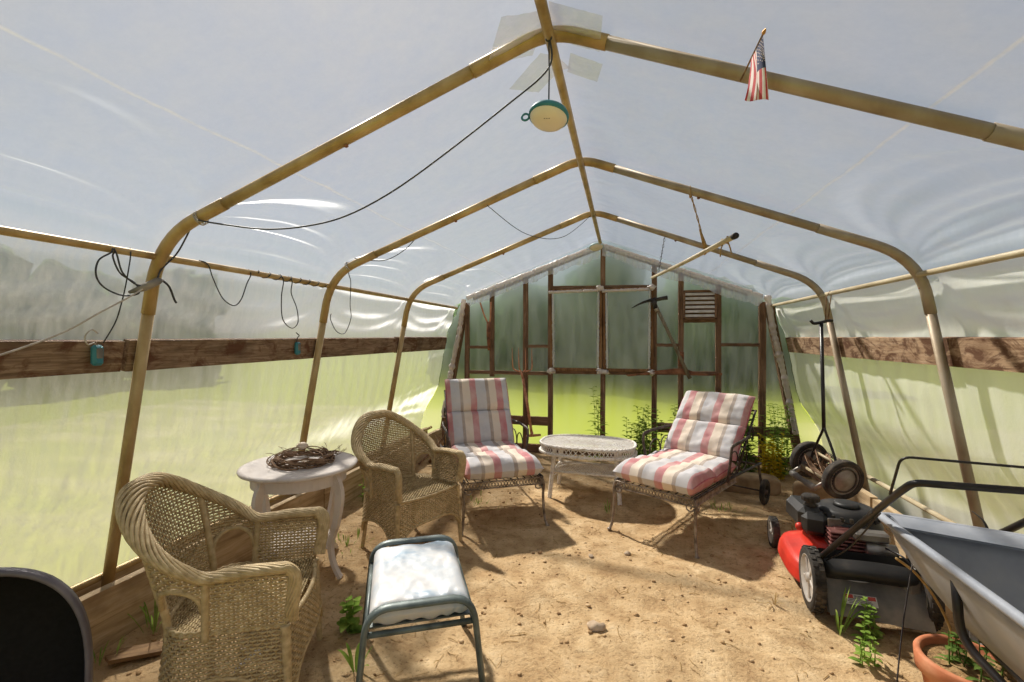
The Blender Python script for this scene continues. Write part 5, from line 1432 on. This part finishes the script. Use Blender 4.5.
def cloth(u, v):
    """u along the hoist, v down the fly"""
    p = h0.lerp(h1, u).lerp(e0.lerp(e1, u), v)
    k = sstep(0, .5, v)
    p.x += .006 * math.sin(PI * v) * (.2 + .8 * u) + .004 * math.sin(u * 11) * k
    p.y += .007 * math.sin(u * 13 + .6 + 1.5 * v) * (.2 + .8 * k) - .004
    p.z -= .004 * math.sin(u * 11) * v
    return p
b = MB(); nu, nv = 27, 24; vs = []; fs = []; mi = []
for side_ in (0,):
    for j in range(nv):
        for i in range(nu): vs.append(cloth(i / (nu - 1), j / (nv - 1)))
for j in range(nv - 1):
    for i in range(nu - 1):
        s_ = int((i + .5) / (nu - 1) * 13)
        b.cur = 0
        b.v = vs; b.f.append([j * nu + i, j * nu + i + 1, (j + 1) * nu + i + 1, (j + 1) * nu + i]); b.sm.append(True)
        b.mi.append(2 if (s_ < 7 and j < nv * .42) else (0 if s_ % 2 == 0 else 1))
cl = b.build('cloth', [M['flag_red'], M['flag_white'], M['flag_blue']], fg)
b = MB()
for r_ in range(9):
    for c_ in range(6 if r_ % 2 == 0 else 5):
        u = .54 * (r_ + .7) / 9.4; v = .40 * (c_ + (.6 if r_ % 2 == 0 else 1.1)) / 6.2
        p = cloth(u, v); du = (cloth(u + .01, v) - p).normalized(); dv_ = (cloth(u, v + .01) - p).normalized(); nn_ = du.cross(dv_).normalized()
        if nn_.dot(Vector((-.4, -1.45, -.8))) < 0: nn_ = -nn_
        vv = []
        for k in range(10):
            rr = .0026 if k % 2 == 0 else .0011; a = k * PI / 5; vv.append(p + nn_ * .0008 + du * rr * math.sin(a) - dv_ * rr * math.cos(a))
        b.add(vv, [tuple(range(10))], False)
b.build('stars', M['flag_white'], cl)
# tape patches at the ridge of the nearest arch
M['tape'] = mat_film('tape', .13, (.95, .95, .95, 1), .85, .4, 1.05, .07, .1, .75, .8)
for i, (c, s_, rot, lb_) in enumerate((((-.36, 1.60, 2.452), .085, .5, 'clear film patch left of the ridge at the nearest arch'), ((-.16, 1.60, 2.448), .085, .1, 'clear film patch right of the ridge at the nearest arch'), ((-.33, 1.86, 2.435), .08, .9, 'clear film patch behind the nearest arch, left of the ridge'), ((-.15, 1.84, 2.43), .06, .2, 'clear film patch behind the nearest arch, right of the ridge'))):
    b = MB(); sl = (-1 if c[0] > -.255 else 1) * .36
    zf = lambda x, y: 2.455 - .372 * abs(x + .255) - .0
    def pt(u, v):
        d = rotz(rot) @ Vector(((u - .5) * 2 * s_, (v - .5) * 2 * s_ * 1.2, 0)); x, y = c[0] + d.x, c[1] + d.y
        return Vector((x, y, zf(x, y) - (.012 if abs(y - 1.66) > .04 else .012) + .004 * NZ(Vector((u * 5, v * 5, i)))))
    b.grid(10, 10, pt); tag(b.build('film_patch', M['tape']), lb_, 'plastic patch')

# ------------------------------------------------------------------ plants
def mat_leaf(name, cols):
    t = NT(name); v = t.coord(); f = t.noise(v, 14, 3)
    c = t.ramp(f, [(.3 + .4 * i / (len(cols) - 1), q) for i, q in enumerate(cols)])
    d = t.n('ShaderNodeBsdfDiffuse'); tr = t.n('ShaderNodeBsdfTranslucent'); t.l(c, d.inputs[0]); t.l(c, tr.inputs[0])
    m = t.n('ShaderNodeMixShader'); m.inputs[0].default_value = .4; t.l(d.outputs[0], m.inputs[1]); t.l(tr.outputs[0], m.inputs[2])
    t.l(m.outputs[0], t.out.inputs[0]); return t.m
M['leaf'] = mat_leaf('leaf', [srgb(112, 144, 62), srgb(148, 178, 84), srgb(184, 202, 112)])
M['leaf_dark'] = mat_leaf('leaf_dark', [srgb(86, 112, 56), srgb(118, 148, 74), srgb(148, 174, 96)])
M['leaf_yellow'] = mat_leaf('leaf_yellow', [srgb(190, 176, 40), srgb(226, 204, 60), srgb(206, 190, 80)])
M['straw'] = mat_leaf('straw', [srgb(150, 120, 76), srgb(196, 166, 112), srgb(220, 196, 146)])
def leaf(b, p, d, L, w_, droop=.3, seg=4, up=Vector((0, 0, 1))):
    d = Vector(d).normalized(); s_ = d.cross(up); s_ = s_.normalized() if s_.length > .01 else Vector((1, 0, 0))
    vs = []; fs = []
    for i in range(seg + 1):
        t = i / seg; c = Vector(p) + d * L * t + Vector((0, 0, -droop * L * t * t)); ww = w_ * math.sin(PI * min(.98, .08 + t * .92)) ** .8
        vs += [c - s_ * ww, c + Vector((0, 0, -ww * .3)), c + s_ * ww]
    for i in range(seg):
        o = i * 3; fs += [(o, o + 1, o + 4, o + 3), (o + 1, o + 2, o + 5, o + 4)]
    b.add(vs, fs, True)
def weed(label, x, y, h, stems, spread, lmat, L=.05, w_=.008, per=14, z=0, seed=1, group=None, cat='weed', name='weed', lean=.12):
    rg = random.Random(seed); o = thing(name, label, cat, (x, y, z), 0, group)
    st, lf = MB(), MB()
    for s_ in range(stems):
        a = rg.random() * 6.28; q = spread * math.sqrt(rg.random()); hh = h * rg.uniform(.65, 1.0)
        p0 = Vector((math.cos(a) * q, math.sin(a) * q, -.01)); p2 = p0 + Vector((rg.uniform(-1, 1) * lean * hh, rg.uniform(-1, 1) * lean * hh, hh)); p1 = (p0 + p2) / 2 + Vector((rg.uniform(-1, 1) * .04 * hh, rg.uniform(-1, 1) * .04 * hh, 0))
        P = spline([p0, p1, p2], 6); st.tube(P, [.0032 - .002 * i / 12 for i in range(len(P))], 5)
        for k in range(per):
            t = (k + .8) / per; f = t * (len(P) - 1); i = min(int(f), len(P) - 2); c = P[i].lerp(P[i + 1], f - i)
            a = k * 2.4 + rg.random(); ll = L * rg.uniform(.7, 1.1) * (.55 + .6 * math.sin(PI * min(1, t + .15)))
            leaf(lf, c, (math.cos(a), math.sin(a), .55), ll, w_ * rg.uniform(.8, 1.2), .45)
    st.build('stems', lmat, o); lf.build('leaves', lmat, o); return o
def tuft(label, x, y, h, n, lmat, seed=1, spread=.03, w_=.0035, name='grass_tuft', group=None):
    rg = random.Random(seed); b = MB()
    for k in range(n):
        a = rg.random() * 6.28; q = spread * rg.random(); hh = h * rg.uniform(.5, 1); ln = rg.uniform(.1, .6)
        p0 = Vector((math.cos(a) * q, math.sin(a) * q, -.005)); dv_ = Vector((math.cos(a) * ln, math.sin(a) * ln, 1)).normalized()
        leaf(b, p0, dv_, hh, w_ * rg.uniform(.7, 1.2), ln * .9, 6)
    o = b.build(name, lmat, None, (x, y, 0)); return tag(o, label, 'grass', group, 'stuff' if spread > .09 else None)
YB = 5.20
weed('bushy green weed in front of end wall, right of the oval table', .19, YB, .66, 18, .16, M['leaf'], .12, .014, 26, 0, 1)
weed('tall thin weed climbing beside the window centre post behind the oval table', -.33, YB + .08, 1.0, 4, .06, M['leaf'], .12, .014, 24, 0, 2, lean=.05)
weed('green weed behind the back of the right chaise', .60, YB, .64, 12, .14, M['leaf'], .12, .014, 24, 0, 3)
weed('dense tall weeds at end wall between right chaise and corner post', 1.10, YB, .78, 20, .17, M['leaf_dark'], .12, .013, 26, 0, 4)
weed('green weed in the right rear corner beside the corner post', 1.52, YB - .02, .74, 14, .12, M['leaf'], .12, .014, 24, 0, 5)
weed('yellow flowering plant in the right rear corner', 1.36, 4.95, .46, 18, .10, M['leaf_yellow'], .06, .018, 18, 0, 6)
weed('green weed outside the left wall behind the round table', -2.29, 2.62, .42, 5, .04, M['leaf_dark'], .10, .013, 9, 0, 7)
weed('low green weeds behind the farther wicker armchair', -2.0, 3.55, .28, 9, .12, M['leaf'], .055, .014, 9, 0, 8)
weed('green leafy weed beside the rear wheel of the red mower', 1.085, 2.44, .19, 6, .05, M['leaf'], .055, .012, 8, 0, 9)
weed('small green weed on the dirt left of the flower pot', .985, 2.23, .13, 5, .05, M['leaf'], .045, .011, 7, 0, 10)
weed('broad-leaved weed under the left side of the footstool', -1.225, 1.93, .17, 4, .03, M['leaf'], .075, .026, 6, 0, 11)
weed('weeds growing in the terracotta pot', 1.19, 1.96, .16, 9, .09, M['leaf_dark'], .05, .008, 8, .20, 12)
weed('green weed between the wheelbarrow and the right wall', 1.55, 2.36, .3, 8, .06, M['leaf_dark'], .06, .010, 10, 0, 13)
weed('green weeds behind the left chaise at the end wall', -1.5, 5.3, .35, 8, .15, M['leaf'], .06, .010, 10, 0, 14)
tuft('long green grass blades beside the rear wheel of the mower', .965, 2.46, .30, 9, M['leaf'], 3, .025, .005)
tuft('bright green blade plant at the left foot of the footstool', -1.055, 1.70, .20, 8, M['leaf'], 4, .02, .009)
tuft('grass tuft on the dirt between the red mower and right chaise', .74, 2.62, .12, 5, M['straw'], 5, .02)
tuft('grass tuft at the leg of the oval wicker table', -.12, 3.72, .16, 9, M['leaf'], 6, .03)
tuft('grass against the base board behind the nearest armchair', -2.10, 1.72, .30, 14, M['leaf'], 7, .07)
tuft('grass by the base board left of the wood chip', -2.12, 1.50, .20, 9, M['leaf'], 8, .06)
tuft('grass against the base board under the round table', -2.12, 2.45, .18, 14, M['leaf_dark'], 9, .10)
tuft('yellowing grass below the reel mower', 1.18, 3.62, .12, 16, M['straw'], 10, .12)
tuft('grass under the left chaise', -1.15, 3.62, .10, 24, M['leaf'], 11, .22)
tuft('grass under the right chaise near its wheel', .75, 3.95, .10, 22, M['leaf'], 12, .2)
tuft('grass beside the front wheel of the mower', .98, 3.12, .11, 12, M['leaf'], 13, .06)
tuft('grass sprouting under the farther wicker armchair', -1.75, 2.72, .10, 22, M['leaf'], 14, .2)

# ------------------------------------------------------------------ odds and ends on the ground
b = MB()
rg = random.Random(8)
for k in range(1500):
    x, y = rg.uniform(-2.1, 1.6), rg.uniform(.8, 5.3)
    a = rg.random() * 6.28; L = rg.uniform(.01, .06) * (1 if rg.random() < .8 else 1.8); z = ground_h(x, y) + .003
    d = Vector((math.cos(a), math.sin(a), 0)); m_ = Vector((x, y, z)); kk = Vector((-d.y, d.x, 0)) * rg.uniform(-.01, .01)
    x2, y2 = x + d.x * L, y + d.y * L
    b.tube([m_, m_ + d * L * .5 + kk + Vector((0, 0, .002)), Vector((x2, y2, ground_h(x2, y2) + .003))], rg.uniform(.0007, .0017), 4, caps=False)
tag(b.build('straw_litter', M['straw']), 'bits of straw and dry stems strewn over the dirt floor', 'straw', kind='stuff')
b = MB()
for k in range(900):
    x, y = rg.uniform(-2.1, 1.6), rg.uniform(.8, 5.2); r = rg.uniform(.003, .010) * (1 if rg.random() < .9 else 1.6)
    b.sphere((x, y, ground_h(x, y) + r * .25), r, 7, 5, (rg.uniform(.8, 1.4), rg.uniform(.8, 1.2), .6), rotz(rg.random() * 6), .5, k)
M['clod'] = mat_noise('clod', [srgb(120, 92, 62), srgb(186, 152, 110), srgb(214, 188, 150)], 12, .95, bump=.3)
tag(b.build('dirt_crumbs', M['clod']), 'small clods and pebbles strewn over the dirt floor', 'dirt crumbs', kind='stuff')
M['stone'] = mat_noise('stone', [srgb(150, 128, 104), srgb(196, 174, 148), srgb(214, 196, 174)], 14, .9, bump=.3)
for i, (x, y, r, lb_) in enumerate(((-.126, 2.213, .034, 'largest pale stone lying on the open dirt right of the footstool'), (.02, 3.02, .018, 'small pale stone on the dirt in front of the right chaise'), (-.20, 2.93, .016, 'small stone on the dirt between the two chaises'), (-1.58, 1.70, .025, 'rounded pale stone beside the base board near the wood chip'))):
    b = MB(); b.sphere((0, 0, 0), r, 9, 6, (1.3, 1, .6), rotz(i), .6, i + 3); tag(b.build('stone', M['stone'], None, (x, y, ground_h(x, y) + r * .3)), lb_, 'stone')
b = MB(); b.prism([(-.13, -.03), (.09, -.045), (.14, .0), (.10, .03), (-.10, .04), (-.15, .01)], 0, .016)
o = b.build('wood_chip', M['dead_wood'], None, (-1.98, 1.60, .012)); o.rotation_euler = (.05, .06, .75); tag(o, 'flat piece of dead wood beside the base board behind nearest armchair', 'wood')
b = MB(); b.grid(8, 6, lambda u, v: Vector(((u - .5) * .10, (v - .5) * .05, .02 + .03 * u + .012 * math.sin(5 * v + 3 * u))))
o = b.build('paper_scrap', M['label_paper'], None, (-1.50, 1.62, 0)); o.rotation_euler = (0, 0, .9); tag(o, 'crumpled white scrap on the dirt under the nearest armchair', 'paper')
def blob_block(name, loc, d, rz, mat, label, cat, seed):
    b = MB()
    def f(u, v):
        a, e = 2 * PI * u, PI * (v - .5); ex = .35
        c = lambda t: math.copysign(abs(math.cos(t)) ** ex, math.cos(t)); s_ = lambda t: math.copysign(abs(math.sin(t)) ** ex, math.sin(t))
        p = Vector((c(e) * c(a) * d[0] / 2, c(e) * s_(a) * d[1] / 2, s_(e) * d[2] / 2)); return p * (1 + .06 * NZ(p * 9 + Vector((seed, 0, 0)))) + Vector((0, 0, d[2] / 2 - .01))
    b.grid(40, 20, f, True, True); o = b.build(name, mat, None, loc); o.rotation_euler = (0, 0, rz); return tag(o, label, cat)
M['tan_stone'] = mat_noise('tan_stone', [srgb(120, 98, 72), srgb(166, 142, 110), srgb(190, 168, 134)], 7, .9, bump=.3)
blob_block('stone_block', (1.06, 4.52, 0), (.50, .20, .16), -.05, M['tan_stone'], 'tan stone block on the ground behind the wheel of the right chaise', 'stone block', 1)
blob_block('stone_block', (1.50, 4.25, 0), (.30, .16, .20), -.6, M['tan_stone'], 'tan stone block on the ground under the reel mower', 'stone block', 4)
b = MB(); rg = random.Random(2)
P = spline([(0, 0, .03), (.03, .05, .10), (-.02, .10, .17), (.04, .18, .20), (.10, .22, .16)], 6); b.tube(P, [.05 * (1 + .5 * NZ(Vector((i * .6, 1, 1)))) * (1 - i / 34) for i in range(len(P))], 9)
for k in range(6):
    a = k * 1.1; b.tube(spline([(.0, .06, .09), (.07 * math.cos(a), .06 + .07 * math.sin(a), .06), (.12 * math.cos(a + .4), .06 + .12 * math.sin(a + .4), .0)], 5), [.022 - .0014 * i for i in range(11)], 6)
tag(b.build('tree_root', M['twig'], None, (1.46, 3.12, -.0)), 'gnarled dry root on the ground between the reel mower and red mower', 'root')
for i, (p, q, r, lb_) in enumerate((((-2.05, 4.75, .01), (-1.62, 4.3, .52), .018, 'pale stick leaning behind the left chaise, nearest the wall'), ((-2.1, 4.95, .01), (-1.72, 4.72, .40), .014, 'dark branch leaning in the left rear corner'), ((-2.12, 4.62, .01), (-1.80, 4.95, .48), .012, 'thin crooked branch crossing the others in the left rear corner'), ((-1.95, 5.05, .01), (-1.78, 5.22, .62), .012, 'thin upright branch beside the left corner post'))):
    b = MB(); p, q = Vector(p), Vector(q); P = spline([p, p.lerp(q, .4) + Vector((.03 * (-1) ** i, .02, 0)), q], 6); b.tube(P, [r * (1 - .03 * k) for k in range(len(P))], 7)
    for k in range(5):
        c = P[3 + k * 2]; b.tube([c, c + Vector((.10 * math.cos(k * 2), .08 * math.sin(k * 2), .08))], [.005, .002], 5)
    tag(b.build('branch', M['dead_wood'] if i == 0 else M['twig']), lb_, 'branch', 'branches heaped in the left rear corner')
cable('metal_stake', [(1.196, 2.34, .41), (1.10, 2.22, .20), (1.02, 2.106, -.01)], .003, M['dark_iron'], 'thin grey stake standing between the red mower and flower pot', 'stake', 5)
cable('dry_vine', [(1.13, 2.335, .415), (1.20, 2.33, .36), (1.265, 2.325, .27), (1.31, 2.31, .16), (1.335, 2.29, .02)], .005, M['straw'], 'dry brown vine trailing past the rear right mower wheel', 'vine', 6)
# ------------------------------------------------------------------ trees beyond the lawn
M['leafy'] = mat_noise('leafy', [srgb(36, 56, 26), srgb(66, 92, 42), srgb(104, 128, 60)], 2.2, .9, bump=1, bdist=.1, spec=.1)
M['bark'] = mat_noise('bark', [srgb(60, 48, 38), srgb(96, 80, 64)], 8, .9)
random.seed(5)
TL = ['dark round tree straight beyond the end wall window', 'dark tree beyond the left half of the end wall', 'tree beyond the white louvre vent', 'low tree beyond the left rear corner of the tunnel', 'low tree beyond the right rear corner of the tunnel']
SIDE = [(-15, -1.5 + 2.9 * k, 3.3 + .5 * (k % 2)) for k in range(6)] + [(15, .5 + 2.9 * k, 3.2 + .4 * (k % 2)) for k in range(5)]
for k in range(6): TL.append('leafy tree standing across the gravel beyond the left plastic wall')
for k in range(5): TL.append('leafy tree standing across the gravel beyond the right plastic wall')
for i, (x, y, h) in enumerate([(-.5, 14, 3.9), (-2.9, 14.6, 3.05), (2.0, 14.4, 3.1), (-4.7, 15, 2.2), (4.2, 15, 2.2)] + SIDE):
    tr = thing('tree', TL[i], 'tree', (x, y, -.07), random.random() * 6, 'trees beyond the lawn' if i < 5 else ('trees beyond the left wall' if i < 11 else 'trees beyond the right wall'))
    b = MB(); b.tube([(0, 0, -.05), (.05, .03, h * .3), (.02, .06, h * .6)], [.2, .15, .08], 10); b.build('trunk', M['bark'], tr)
    b = MB()
    for k in range(13):
        a = k * 2.4; rr = (.25 + .75 * (k % 3) / 2) * 1.1
        zz = h * (.14 + .66 * (k / 12)); q = 1 - .5 * k / 12
        b.sphere((math.cos(a) * rr * q, math.sin(a) * rr * q, zz), .85, 16, 10, (1.05, 1.05, .9), None, .6, k + i * 13)
    b.build('crown', M['leafy'], tr)
